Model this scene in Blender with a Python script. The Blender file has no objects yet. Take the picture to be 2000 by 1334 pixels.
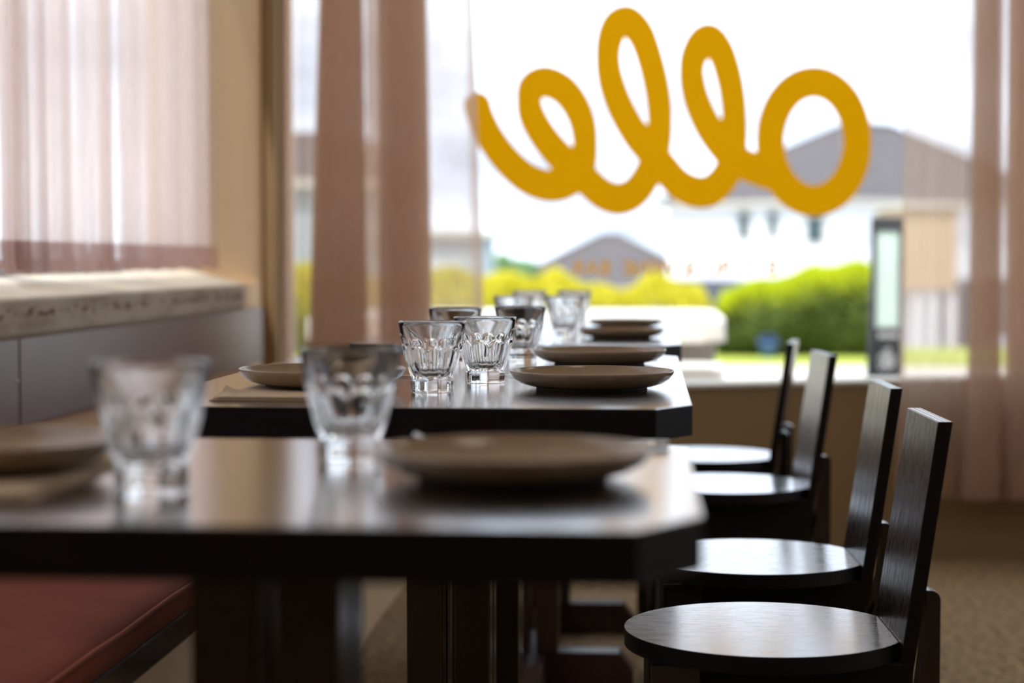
import bpy, bmesh, math, random
import numpy as np
from mathutils import Vector, Matrix

random.seed(7)
rng = np.random.default_rng(7)
S = bpy.context.scene
COL = S.collection

# ------------------------------------------------------------------ camera
F = 3625.0
VPX, VPY = 1267.0, 505.0
CAMZ = 0.92
PITCH = math.atan((667 - VPY) / F)
YAW = math.atan((VPX - 1000) / F * math.cos(PITCH))
cd = bpy.data.cameras.new('camera')
cam = bpy.data.objects.new('camera', cd)
COL.objects.link(cam)
cam.location = (0, 0, CAMZ)
cam.rotation_euler = (math.pi / 2 - PITCH, 0, YAW)
cd.sensor_width = 36.0
cd.lens = F / 2000 * 36
cd.clip_start = 0.05
cd.clip_end = 600
cd.dof.use_dof = True
cd.dof.focus_distance = 2.5
cd.dof.aperture_fstop = 2.9
S.camera = cam

# ------------------------------------------------------------------ world
w = bpy.data.worlds.new('world')
S.world = w
w.use_nodes = True
nt = w.node_tree
nt.nodes.clear()
out = nt.nodes.new('ShaderNodeOutputWorld')
bg = nt.nodes.new('ShaderNodeBackground')
tc = nt.nodes.new('ShaderNodeTexCoord')
mp = nt.nodes.new('ShaderNodeMapping')
mp.inputs['Scale'].default_value = (1.3, 1.3, 4.5)
nz = nt.nodes.new('ShaderNodeTexNoise')
nz.inputs['Scale'].default_value = 2.6
nz.inputs['Detail'].default_value = 5
cr = nt.nodes.new('ShaderNodeValToRGB')
cr.color_ramp.elements[0].position = 0.36
cr.color_ramp.elements[0].color = (0.25, 0.315, 0.42, 1)
cr.color_ramp.elements[1].position = 0.56
cr.color_ramp.elements[1].color = (0.84, 0.94, 1.09, 1)
nt.links.new(tc.outputs['Generated'], mp.inputs['Vector'])
nt.links.new(mp.outputs['Vector'], nz.inputs['Vector'])
nt.links.new(nz.outputs['Fac'], cr.inputs['Fac'])
nt.links.new(cr.outputs['Color'], bg.inputs['Color'])
nt.links.new(bg.outputs[0], out.inputs['Surface'])
bg.inputs['Strength'].default_value = 1.85

# ------------------------------------------------------------------ sun (high, behind and to the left of the camera)
sd = bpy.data.lights.new('sun', 'SUN')
sd.energy = 3.4
sd.angle = math.radians(1.0)
sd.color = (1.0, 0.965, 0.91)
sun = bpy.data.objects.new('sun', sd)
COL.objects.link(sun)
sun.rotation_mode = 'QUATERNION'
sun.rotation_quaternion = Vector((0.18, 0.48, -0.86)).to_track_quat('-Z', 'Y')
sun.location = (-3, -5, 12)

# ------------------------------------------------------------------ exposure
S.view_settings.view_transform = 'Standard'
S.view_settings.look = 'None'
S.view_settings.gamma = 1.0
S.view_settings.use_curve_mapping = False
S.view_settings.exposure = 0.58
S.cycles.max_bounces = 14
S.cycles.transmission_bounces = 12
S.cycles.transparent_max_bounces = 24
S.cycles.diffuse_bounces = 5
S.cycles.glossy_bounces = 6

# ------------------------------------------------------------------ helpers
RC = Matrix.Rotation(YAW, 3, 'Z') @ Matrix.Rotation(math.pi / 2 - PITCH, 3, 'X')


def ray(px, py):
    return RC @ Vector(((px - 1000) / F, (667 - py) / F, -1.0))


def at_y(px, py, Y):
    d = ray(px, py)
    k = Y / d.y
    return Vector((d.x * k, Y, CAMZ + d.z * k))


def X_at(px, Y):
    return at_y(px, VPY, Y).x


def link(o, parent=None):
    COL.objects.link(o)
    if parent is not None:
        o.parent = parent
    return o


def tag(o, label=None, cat=None, group=None, kind=None):
    if label:
        o['label'] = label
    if cat:
        o['category'] = cat
    if group:
        o['group'] = group
    if kind:
        o['kind'] = kind
    return o


def empty(name, loc=(0, 0, 0), rz=0.0):
    o = bpy.data.objects.new(name, None)
    o.empty_display_size = 0.05
    o.location = loc
    o.rotation_euler = (0, 0, rz)
    COL.objects.link(o)
    return o


def obj(name, bm, m, parent=None, smooth=False):
    me = bpy.data.meshes.new(name)
    bm.normal_update()
    bm.to_mesh(me)
    bm.free()
    if smooth:
        for p in me.polygons:
            p.use_smooth = True
    if m is not None:
        me.materials.append(m)
    o = bpy.data.objects.new(name, me)
    return link(o, parent)


def pyobj(name, verts, faces, m, parent=None, smooth=False):
    me = bpy.data.meshes.new(name)
    me.from_pydata([tuple(v) for v in verts], [], faces)
    me.update()
    if smooth:
        for p in me.polygons:
            p.use_smooth = True
    if m is not None:
        me.materials.append(m)
    return link(bpy.data.objects.new(name, me), parent)


def copy_tree(o, parent=None):
    c = o.copy()
    COL.objects.link(c)
    if parent is not None:
        c.parent = parent
    for ch in list(o.children):
        copy_tree(ch, c)
    return c


def add_box(bm, x0, x1, y0, y1, z0, z1, bev=0.0, mtx=None, seg=2):
    r = bmesh.ops.create_cube(bm, size=1.0)
    vs = r['verts']
    for v in vs:
        v.co = Vector(((x0 + x1) / 2 + v.co.x * (x1 - x0), (y0 + y1) / 2 + v.co.y * (y1 - y0),
                       (z0 + z1) / 2 + v.co.z * (z1 - z0)))
    if bev > 0:
        es = list({e for v in vs for e in v.link_edges})
        rr = bmesh.ops.bevel(bm, geom=es, offset=bev, segments=seg, profile=0.6, affect='EDGES')
        vs = list({v for f in rr['faces'] for v in f.verts} | {v for v in vs if v.is_valid})
    if mtx is not None:
        for v in vs:
            v.co = mtx @ v.co
    return vs


def box(name, x0, x1, y0, y1, z0, z1, m, parent=None, bev=0.0, mtx=None):
    bm = bmesh.new()
    add_box(bm, x0, x1, y0, y1, z0, z1, bev, mtx)
    return obj(name, bm, m, parent)


def add_prism(bm, pts, z0, z1, bev=0.0, seg=2):
    """closed 2D outline (counter-clockwise) extruded from z0 to z1"""
    n = len(pts)
    lo = [bm.verts.new((p[0], p[1], z0)) for p in pts]
    hi = [bm.verts.new((p[0], p[1], z1)) for p in pts]
    fb = bm.faces.new(list(reversed(lo)))
    ft = bm.faces.new(hi)
    for i in range(n):
        j = (i + 1) % n
        bm.faces.new((lo[i], lo[j], hi[j], hi[i]))
    if bev > 0:
        es = list(ft.edges) + list(fb.edges)
        bmesh.ops.bevel(bm, geom=es, offset=bev, segments=seg, profile=0.6, affect='EDGES')


def add_lathe(bm, prof, n=48, closed=False):
    rings = []
    for r, z in prof:
        if r < 1e-6:
            rings.append([bm.verts.new((0, 0, z))])
        else:
            rings.append([bm.verts.new((r * math.cos(2 * math.pi * k / n), r * math.sin(2 * math.pi * k / n), z))
                          for k in range(n)])
    for a, b in zip(rings[:-1], rings[1:]):
        for k in range(n):
            l = (k + 1) % n
            if len(a) == 1 and len(b) == 1:
                continue
            if len(a) == 1:
                bm.faces.new((a[0], b[l], b[k]))
            elif len(b) == 1:
                bm.faces.new((a[k], a[l], b[0]))
            else:
                bm.faces.new((a[k], a[l], b[l], b[k]))


def smooth_path(pts, n=10, closed=False):
    P = [np.array(p, float) for p in pts]
    if closed:
        P = [P[-1]] + P + [P[0], P[1]]
    else:
        P = [2 * P[0] - P[1]] + P + [2 * P[-1] - P[-2]]
    res = []
    for i in range(1, len(P) - 2):
        p0, p1, p2, p3 = P[i - 1:i + 3]
        for k in range(n):
            t = k / n
            res.append(0.5 * ((2 * p1) + (-p0 + p2) * t + (2 * p0 - 5 * p1 + 4 * p2 - p3) * t * t
                              + (-p0 + 3 * p1 - 3 * p2 + p3) * t ** 3))
    if not closed:
        res.append(P[-2])
    return np.array(res)


# ------------------------------------------------------------------ materials
def mat(name, col, rough=0.5, metal=0.0, spec=0.5, coat=0.0, noise=None, bump=None, sheen=0.0, rnoise=None):
    """noise=(scale xyz, col2, detail)  bump=(scale xyz, strength, distance)"""
    m = bpy.data.materials.new(name)
    m.use_nodes = True
    n = m.node_tree.nodes
    l = m.node_tree.links
    b = n['Principled BSDF']
    b.inputs['Base Color'].default_value = (*col, 1)
    b.inputs['Roughness'].default_value = rough
    b.inputs['Metallic'].default_value = metal
    b.inputs['Specular IOR Level'].default_value = spec
    b.inputs['Coat Weight'].default_value = coat
    b.inputs['Coat Roughness'].default_value = 0.14
    b.inputs['Coat IOR'].default_value = 1.7
    b.inputs['Sheen Weight'].default_value = sheen
    tcn = n.new('ShaderNodeTexCoord')
    if noise:
        sc, col2, lo, hi = noise
        mp = n.new('ShaderNodeMapping')
        mp.inputs['Scale'].default_value = sc
        nn = n.new('ShaderNodeTexNoise')
        nn.inputs['Scale'].default_value = 1.0
        nn.inputs['Detail'].default_value = 6
        rr = n.new('ShaderNodeValToRGB')
        rr.color_ramp.elements[0].position = lo
        rr.color_ramp.elements[0].color = (*col, 1)
        rr.color_ramp.elements[1].position = hi
        rr.color_ramp.elements[1].color = (*col2, 1)
        l.new(tcn.outputs['Object'], mp.inputs['Vector'])
        l.new(mp.outputs['Vector'], nn.inputs['Vector'])
        l.new(nn.outputs['Fac'], rr.inputs['Fac'])
        l.new(rr.outputs['Color'], b.inputs['Base Color'])
    if rnoise:
        sc, r0, r1 = rnoise
        mp3 = n.new('ShaderNodeMapping')
        mp3.inputs['Scale'].default_value = sc
        n3 = n.new('ShaderNodeTexNoise')
        n3.inputs['Scale'].default_value = 1.0
        n3.inputs['Detail'].default_value = 8
        n3.inputs['Roughness'].default_value = 0.65
        mr3 = n.new('ShaderNodeMapRange')
        mr3.inputs['From Min'].default_value = 0.35
        mr3.inputs['From Max'].default_value = 0.65
        mr3.inputs['To Min'].default_value = r0
        mr3.inputs['To Max'].default_value = r1
        l.new(tcn.outputs['Object'], mp3.inputs['Vector'])
        l.new(mp3.outputs['Vector'], n3.inputs['Vector'])
        l.new(n3.outputs['Fac'], mr3.inputs['Value'])
        l.new(mr3.outputs[0], b.inputs['Roughness'])
    if bump:
        sc, st, di = bump
        mp2 = n.new('ShaderNodeMapping')
        mp2.inputs['Scale'].default_value = sc
        n2 = n.new('ShaderNodeTexNoise')
        n2.inputs['Scale'].default_value = 1.0
        n2.inputs['Detail'].default_value = 5
        bp = n.new('ShaderNodeBump')
        bp.inputs['Strength'].default_value = st
        bp.inputs['Distance'].default_value = di
        l.new(tcn.outputs['Object'], mp2.inputs['Vector'])
        l.new(mp2.outputs['Vector'], n2.inputs['Vector'])
        l.new(n2.outputs['Fac'], bp.inputs['Height'])
        l.new(bp.outputs['Normal'], b.inputs['Normal'])
        l.new(bp.outputs['Normal'], b.inputs['Coat Normal'])
    return m


WOOD = (0.0065, 0.0038, 0.0034)
WOOD2 = (0.012, 0.0062, 0.0052)
M = {}
M['wood_top'] = mat('dark_wood_top', WOOD, 0.20, spec=1.0, coat=1.0,
                    noise=((40, 9, 60), WOOD2, 0.35, 0.7), bump=((900, 420, 500), 0.12, 0.0004), rnoise=((300, 60, 100), 0.10, 0.24))
M['wood'] = mat('dark_wood', WOOD, 0.27, spec=0.7, coat=0.2,
                noise=((60, 60, 5), WOOD2, 0.35, 0.7), bump=((420, 420, 60), 0.12, 0.0005))
M['wood_seat'] = mat('dark_wood_seat', WOOD, 0.23, spec=1.0, coat=0.7,
                     noise=((10, 70, 60), WOOD2, 0.35, 0.7), bump=((90, 480, 300), 0.10, 0.0004), rnoise=((34, 240, 100), 0.09, 0.33))
M['wood_back'] = mat('dark_wood_back', (0.020, 0.0105, 0.0095), 0.30, spec=1.0, coat=0.15,
                     noise=((60, 60, 5), (0.034, 0.018, 0.016), 0.35, 0.7), bump=((420, 420, 50), 0.06, 0.0004), rnoise=((90, 90, 9), 0.20, 0.34))
M['wood_edge'] = mat('dark_wood_edge', (0.0075, 0.0048, 0.0050), 0.5, spec=0.22,
                     noise=((30, 30, 200), (0.011, 0.007, 0.007), 0.35, 0.7))


def edge_faces(o, m):
    """unpolished edge grain on the sides of a board"""
    o.data.materials.append(m)
    for p in o.data.polygons:
        if abs(p.normal.z) < 0.35:
            p.material_index = len(o.data.materials) - 1
M['wood_red'] = mat('red_brown_wood', (0.030, 0.012, 0.009), 0.36, spec=0.5,
                    noise=((60, 60, 5), (0.05, 0.02, 0.014), 0.35, 0.7))
M['plaster'] = mat('tan_plaster', (0.72, 0.52, 0.31), 0.85, spec=0.2,
                   noise=((3, 3, 3), (0.75, 0.56, 0.35), 0.35, 0.7), bump=((45, 45, 45), 0.25, 0.004))
M['wall_front'] = mat('tan_paint', (0.27, 0.182, 0.092), 0.8, spec=0.2,
                      noise=((2, 2, 2), (0.30, 0.205, 0.105), 0.35, 0.7), bump=((60, 60, 60), 0.12, 0.002))
M['wall_back'] = mat('umber_paint', (0.24, 0.19, 0.145), 0.85, spec=0.2,
                     noise=((2, 2, 2), (0.27, 0.215, 0.165), 0.3, 0.7))
M['ceiling'] = mat('ceiling_paint', (0.72, 0.69, 0.63), 0.9, spec=0.2, noise=((2, 2, 2), (0.75, 0.72, 0.66), 0.3, 0.7))
M['sill_top'] = mat('cream_sill', (0.86, 0.78, 0.63), 0.6, noise=((8, 8, 8), (0.72, 0.63, 0.47), 0.45, 0.8))
M['frame_cream'] = mat('cream_window_frame', (0.74, 0.68, 0.56), 0.5, noise=((8, 8, 8), (0.7, 0.64, 0.52), 0.4, 0.7))
M['frame_grey'] = mat('grey_aluminium', (0.42, 0.44, 0.46), 0.4, metal=0.6, noise=((6, 6, 6), (0.38, 0.4, 0.42), 0.4, 0.7))
M['carpet'] = mat('speckled_carpet', (0.43, 0.30, 0.165), 0.95, spec=0.1,
                  noise=((46, 46, 46), (0.17, 0.118, 0.066), 0.40, 0.64), bump=((260, 260, 260), 0.7, 0.004))
M['panel'] = mat('mauve_brown_panel', (0.130, 0.074, 0.069), 0.34, spec=0.5,
                 noise=((3, 5, 14), (0.095, 0.062, 0.058), 0.35, 0.7), bump=((90, 90, 90), 0.12, 0.001))
M['velvet'] = mat('rust_velvet', (0.23, 0.058, 0.028), 0.9, spec=0.08, sheen=0.06,
                  noise=((9, 9, 9), (0.185, 0.044, 0.021), 0.35, 0.7), bump=((500, 500, 500), 0.25, 0.001))
M['velvet_pipe'] = mat('rust_velvet_piping', (0.24, 0.064, 0.032), 0.85, spec=0.1, sheen=0.1,
                       bump=((700, 700, 700), 0.3, 0.001))
M['plate'] = mat('taupe_glazed_stoneware', (0.31, 0.215, 0.132), 0.2, spec=0.5,
                 noise=((60, 60, 60), (0.27, 0.185, 0.112), 0.4, 0.75))
M['plate_foot'] = mat('raw_stoneware', (0.10, 0.08, 0.06), 0.8, noise=((90, 90, 90), (0.13, 0.1, 0.08), 0.4, 0.7))
M['steel'] = mat('cutlery_steel', (0.55, 0.54, 0.52), 0.22, metal=1.0, noise=((40, 40, 40), (0.5, 0.49, 0.47), 0.4, 0.7))
M['napkin'] = mat('tan_napkin', (0.50, 0.375, 0.26), 0.9, spec=0.15,
                  noise=((250, 250, 250), (0.44, 0.33, 0.225), 0.35, 0.7), bump=((600, 600, 600), 0.3, 0.0006))
M['screw'] = mat('screw_steel', (0.5, 0.5, 0.5), 0.35, metal=1.0, noise=((80, 80, 80), (0.42, 0.42, 0.42), 0.4, 0.7))


def concrete_mat():
    m = mat('stained_concrete', (0.50, 0.43, 0.34), 0.9, spec=0.15,
            noise=((5, 5, 22), (0.36, 0.29, 0.215), 0.42, 0.66), bump=((120, 120, 120), 0.6, 0.004))
    n, l = m.node_tree.nodes, m.node_tree.links
    b = n['Principled BSDF']
    # dark pitted weathering along a band half way up the sill face
    tcn = n.new('ShaderNodeTexCoord')
    mp = n.new('ShaderNodeMapping')
    mp.inputs['Scale'].default_value = (30, 22, 60)
    nn = n.new('ShaderNodeTexNoise')
    nn.inputs['Scale'].default_value = 1
    nn.inputs['Detail'].default_value = 7
    sx = n.new('ShaderNodeSeparateXYZ')
    l.new(tcn.outputs['Object'], sx.inputs[0])
    band = n.new('ShaderNodeMapRange')
    sub = n.new('ShaderNodeMath'); sub.operation = 'SUBTRACT'; sub.inputs[1].default_value = 0.812
    ab = n.new('ShaderNodeMath'); ab.operation = 'ABSOLUTE'
    l.new(sx.outputs['Z'], sub.inputs[0]); l.new(sub.outputs[0], ab.inputs[0])
    band.inputs['From Min'].default_value = 0.0
    band.inputs['From Max'].default_value = 0.022
    band.inputs['To Min'].default_value = 0.16
    band.inputs['To Max'].default_value = -0.1
    l.new(ab.outputs[0], band.inputs['Value'])
    add = n.new('ShaderNodeMath'); add.operation = 'ADD'
    l.new(tcn.outputs['Object'], mp.inputs['Vector']); l.new(mp.outputs['Vector'], nn.inputs['Vector'])
    l.new(nn.outputs['Fac'], add.inputs[0]); l.new(band.outputs[0], add.inputs[1])
    rr = n.new('ShaderNodeValToRGB')
    rr.color_ramp.elements[0].position = 0.60; rr.color_ramp.elements[0].color = (0, 0, 0, 1)
    rr.color_ramp.elements[1].position = 0.74; rr.color_ramp.elements[1].color = (1, 1, 1, 1)
    l.new(add.outputs[0], rr.inputs['Fac'])
    mx = n.new('ShaderNodeMix'); mx.data_type = 'RGBA'
    src = b.inputs['Base Color'].links[0].from_socket
    l.new(rr.outputs['Color'], mx.inputs['Factor'])
    l.new(src, mx.inputs['A'])
    mx.inputs['B'].default_value = (0.16, 0.105, 0.07, 1)
    l.new(mx.outputs['Result'], b.inputs['Base Color'])
    return m


M['concrete'] = concrete_mat()


def ply_mat():
    m = mat('ply_edge', WOOD, 0.2, spec=1.0, coat=0.3)
    n, l = m.node_tree.nodes, m.node_tree.links
    b = n['Principled BSDF']
    tcn = n.new('ShaderNodeTexCoord')
    sx = n.new('ShaderNodeSeparateXYZ')
    l.new(tcn.outputs['Object'], sx.inputs[0])
    k = n.new('ShaderNodeMath'); k.operation = 'MULTIPLY'; k.inputs[1].default_value = 2 * math.pi / 0.0062
    s = n.new('ShaderNodeMath'); s.operation = 'SINE'
    l.new(sx.outputs['X'], k.inputs[0]); l.new(k.outputs[0], s.inputs[0])
    rr = n.new('ShaderNodeMapRange')
    rr.inputs['From Min'].default_value = 0.2; rr.inputs['From Max'].default_value = 0.8
    rr.inputs['To Min'].default_value = 0.10; rr.inputs['To Max'].default_value = 0.5
    l.new(s.outputs[0], rr.inputs['Value']); l.new(rr.outputs[0], b.inputs['Roughness'])
    return m


M['ply'] = ply_mat()


def pane_mat():
    m = bpy.data.materials.new('window_glass')
    m.use_nodes = True
    n, l = m.node_tree.nodes, m.node_tree.links
    n.clear()
    o = n.new('ShaderNodeOutputMaterial')
    t = n.new('ShaderNodeBsdfTransparent'); t.inputs[0].default_value = (0.96, 0.97, 0.97, 1)
    g = n.new('ShaderNodeBsdfGlossy'); g.inputs['Roughness'].default_value = 0.02
    f = n.new('ShaderNodeFresnel'); f.inputs['IOR'].default_value = 1.45
    mx = n.new('ShaderNodeMixShader')
    l.new(f.outputs[0], mx.inputs[0]); l.new(t.outputs[0], mx.inputs[1]); l.new(g.outputs[0], mx.inputs[2])
    l.new(mx.outputs[0], o.inputs['Surface'])
    return m


M['pane'] = pane_mat()


def glassware_mat():
    m = bpy.data.materials.new('clear_pressed_glass')
    m.use_nodes = True
    b = m.node_tree.nodes['Principled BSDF']
    b.inputs['Base Color'].default_value = (0.985, 0.99, 0.985, 1)
    b.inputs['Roughness'].default_value = 0.0
    b.inputs['IOR'].default_value = 1.5
    b.inputs['Transmission Weight'].default_value = 1.0
    return m


M['glass'] = glassware_mat()


def sheer_mat(name, col, alpha0, alpha1, streak):
    """woven sheer: part of the light passes straight between the threads, the rest scatters through them"""
    m = bpy.data.materials.new(name)
    m.use_nodes = True
    n, l = m.node_tree.nodes, m.node_tree.links
    n.clear()
    o = n.new('ShaderNodeOutputMaterial')
    tcn = n.new('ShaderNodeTexCoord')
    mp = n.new('ShaderNodeMapping'); mp.inputs['Scale'].default_value = streak
    nn = n.new('ShaderNodeTexNoise'); nn.inputs['Scale'].default_value = 1.0; nn.inputs['Detail'].default_value = 6
    mr = n.new('ShaderNodeMapRange')
    mr.inputs['From Min'].default_value = 0.3; mr.inputs['From Max'].default_value = 0.7
    mr.inputs['To Min'].default_value = alpha0; mr.inputs['To Max'].default_value = alpha1
    l.new(tcn.outputs['Object'], mp.inputs['Vector']); l.new(mp.outputs['Vector'], nn.inputs['Vector'])
    l.new(nn.outputs['Fac'], mr.inputs['Value'])
    d = n.new('ShaderNodeBsdfDiffuse'); d.inputs[0].default_value = (*col, 1)
    t = n.new('ShaderNodeBsdfTranslucent'); t.inputs[0].default_value = (*[min(1, c * 1.12) for c in col], 1)
    mx = n.new('ShaderNodeMixShader'); mx.inputs[0].default_value = 0.55
    l.new(d.outputs[0], mx.inputs[1]); l.new(t.outputs[0], mx.inputs[2])
    tr = n.new('ShaderNodeBsdfTransparent'); tr.inputs[0].default_value = (1.0, 0.985, 0.97, 1)
    m2 = n.new('ShaderNodeMixShader')
    l.new(mr.outputs[0], m2.inputs[0]); l.new(tr.outputs[0], m2.inputs[1]); l.new(mx.outputs[0], m2.inputs[2])
    l.new(m2.outputs[0], o.inputs['Surface'])
    return m


M['sheer'] = sheer_mat('pink_brown_sheer', (0.62, 0.455, 0.345), 0.44, 0.58, (260, 260, 14))
M['sheer_side'] = sheer_mat('pink_brown_sheer_side', (0.76, 0.65, 0.62), 0.36, 0.54, (200, 200, 12))
M['hem'] = sheer_mat('sheer_hem', (0.44, 0.29, 0.255), 0.55, 0.75, (200, 200, 12))


def vinyl_mat(name, col, tl):
    m = bpy.data.materials.new(name)
    m.use_nodes = True
    n, l = m.node_tree.nodes, m.node_tree.links
    n.clear()
    o = n.new('ShaderNodeOutputMaterial')
    d = n.new('ShaderNodeBsdfDiffuse'); d.inputs[0].default_value = (*col, 1)
    t = n.new('ShaderNodeBsdfTranslucent'); t.inputs[0].default_value = (*col, 1)
    tcn = n.new('ShaderNodeTexCoord')
    nn = n.new('ShaderNodeTexNoise'); nn.inputs['Scale'].default_value = 4
    mr = n.new('ShaderNodeMapRange'); mr.inputs['To Min'].default_value = tl - 0.04; mr.inputs['To Max'].default_value = tl + 0.04
    l.new(tcn.outputs['Object'], nn.inputs['Vector']); l.new(nn.outputs['Fac'], mr.inputs['Value'])
    mx = n.new('ShaderNodeMixShader')
    l.new(mr.outputs[0], mx.inputs[0]); l.new(d.outputs[0], mx.inputs[1]); l.new(t.outputs[0], mx.inputs[2])
    l.new(mx.outputs[0], o.inputs['Surface'])
    return m


M['vinyl'] = vinyl_mat('yellow_translucent_vinyl', (0.74, 0.35, 0.002), 0.46)


def leaf_mat():
    m = bpy.data.materials.new('hedge_leaf')
    m.use_nodes = True
    n, l = m.node_tree.nodes, m.node_tree.links
    n.clear()
    o = n.new('ShaderNodeOutputMaterial')
    a = n.new('ShaderNodeVertexColor'); a.layer_name = 'leaf'
    d = n.new('ShaderNodeBsdfDiffuse'); t = n.new('ShaderNodeBsdfTranslucent')
    mx = n.new('ShaderNodeMixShader'); mx.inputs[0].default_value = 0.45
    l.new(a.outputs['Color'], d.inputs[0]); l.new(a.outputs['Color'], t.inputs[0])
    l.new(d.outputs[0], mx.inputs[1]); l.new(t.outputs[0], mx.inputs[2])
    l.new(mx.outputs[0], o.inputs['Surface'])
    return m


M['leaf'] = leaf_mat()
M['bark'] = mat('bark', (0.13, 0.09, 0.06), 0.9, noise=((9, 9, 30), (0.2, 0.15, 0.1), 0.35, 0.7))
M['paving'] = mat('pale_paving', (0.66, 0.60, 0.52), 0.85, noise=((3, 3, 3), (0.58, 0.53, 0.46), 0.35, 0.7))
M['asphalt'] = mat('asphalt', (0.30, 0.29, 0.28), 0.9, noise=((6, 6, 6), (0.24, 0.235, 0.23), 0.35, 0.7))
M['grass'] = mat('lawn', (0.34, 0.42, 0.045), 0.9, noise=((7, 7, 7), (0.46, 0.50, 0.07), 0.35, 0.7))
M['white_wall'] = mat('white_render', (0.88, 0.88, 0.88), 0.85, noise=((1, 1, 1), (0.85, 0.85, 0.85), 0.3, 0.7))
M['soffit'] = mat('cream_fascia', (0.62, 0.58, 0.47), 0.7, noise=((2, 2, 2), (0.58, 0.54, 0.43), 0.3, 0.7))
M['roof'] = mat('grey_brown_roof_tile', (0.105, 0.092, 0.094), 0.85, noise=((1.3, 1.3, 3), (0.13, 0.114, 0.114), 0.35, 0.7))
M['hip'] = mat('pale_hip_tile', (0.19, 0.17, 0.15), 0.85, noise=((2, 2, 2), (0.16, 0.143, 0.126), 0.35, 0.7))
M['dark_trim'] = mat('dark_slate_wall', (0.085, 0.09, 0.11), 0.7, noise=((2, 2, 2), (0.1, 0.105, 0.125), 0.3, 0.7))
M['house_glass'] = mat('house_glass', (0.06, 0.10, 0.105), 0.5, spec=0.1, noise=((2, 2, 2), (0.075, 0.115, 0.12), 0.3, 0.7))
M['beige'] = mat('beige_render', (0.60, 0.44, 0.27), 0.85, noise=((2, 2, 2), (0.56, 0.41, 0.25), 0.3, 0.7))
M['blue_grey'] = mat('blue_grey_boards', (0.42, 0.49, 0.49), 0.8, noise=((2, 2, 14), (0.38, 0.45, 0.45), 0.3, 0.7))
M['cream_bench'] = mat('cream_outdoor_slab', (0.76, 0.70, 0.62), 0.7, noise=((5, 5, 5), (0.70, 0.64, 0.56), 0.35, 0.7))
M['grey_leg'] = mat('grey_concrete_leg', (0.40, 0.37, 0.34), 0.85, noise=((5, 5, 5), (0.36, 0.33, 0.30), 0.35, 0.7))
M['charcoal'] = mat('charcoal_board', (0.045, 0.052, 0.06), 0.6, noise=((4, 4, 4), (0.06, 0.066, 0.075), 0.35, 0.7))
M['poster'] = vinyl_mat('pale_green_translucent_sheet', (0.82, 0.92, 0.86), 0.55)
M['white_paint'] = mat('white_paint', (0.9, 0.9, 0.9), 0.6, noise=((6, 6, 6), (0.86, 0.86, 0.86), 0.35, 0.7))
M['blue'] = mat('blue_plastic', (0.07, 0.14, 0.52), 0.45, noise=((6, 6, 6), (0.06, 0.12, 0.46), 0.35, 0.7))
M['car_dark'] = mat('dark_blue_car_paint', (0.03, 0.045, 0.09), 0.2, coat=0.6, noise=((3, 3, 3), (0.035, 0.05, 0.1), 0.3, 0.7))
M['tyre'] = mat('tyre', (0.02, 0.02, 0.02), 0.8, noise=((30, 30, 30), (0.03, 0.03, 0.03), 0.3, 0.7))
M['tree_leaf'] = mat('far_tree_green', (0.11, 0.20, 0.07), 0.9, noise=((2, 2, 2), (0.16, 0.26, 0.09), 0.35, 0.7), bump=((5, 5, 5), 1.0, 0.2))


def fill_light_mat():
    m = bpy.data.materials.new('fill_light_diffuser')
    m.use_nodes = True
    b = m.node_tree.nodes['Principled BSDF']
    b.inputs['Base Color'].default_value = (0.9, 0.9, 0.88, 1)
    b.inputs['Emission Color'].default_value = (1.0, 0.86, 0.68, 1)
    b.inputs['Emission Strength'].default_value = FILL_GLOW
    return m


FILL_GLOW = 3.4  # glow strength of the added ceiling fill panels
M['fill_light'] = fill_light_mat()

# ------------------------------------------------------------------ the room shell
XL = -1.21          # inner face of left wall
YF = 5.76           # inner face of front wall
XR, YB, ZC = 4.2, -3.6, 2.75
WT = 0.25
WL0, WL1 = 0.3, 5.45            # left window along Y
SILL, HEAD = 0.846, 2.62
FX0, FX1 = -1.165, 3.2           # front window along X
FS = 0.490                      # front window sill height


def struct(name, bm, m, parent=None, smooth=False):
    o = obj(name, bm, m, parent, smooth)
    if parent is None:
        o['kind'] = 'structure'
    return o


bm = bmesh.new()
add_box(bm, XL - WT, XR + WT, YB - WT, YF + 0.2, -0.12, 0.0)
struct('floor', bm, M['carpet'])
bm = bmesh.new()
add_box(bm, XL - WT, XR + WT, YB - WT, YF + 0.2, ZC, ZC + 0.25)
struct('ceiling', bm, M['ceiling'])

bm = bmesh.new()
add_box(bm, XL - WT, XL, YB, WL0, 0, ZC)
add_box(bm, XL - WT, XL, WL0, WL1, 0, 0.772)
add_box(bm, XL - WT, XL, WL0, WL1, HEAD, ZC)
add_box(bm, XL - WT, XL, WL1, YF, 0, SILL)
add_prism(bm, [(XL - WT, 5.34), (XL - 0.20, 5.36), (XL - 0.012, 5.705), (XL, 5.735), (XL, YF), (XL - WT, YF)], SILL, ZC)
struct('wall_left', bm, M['plaster'])

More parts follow.
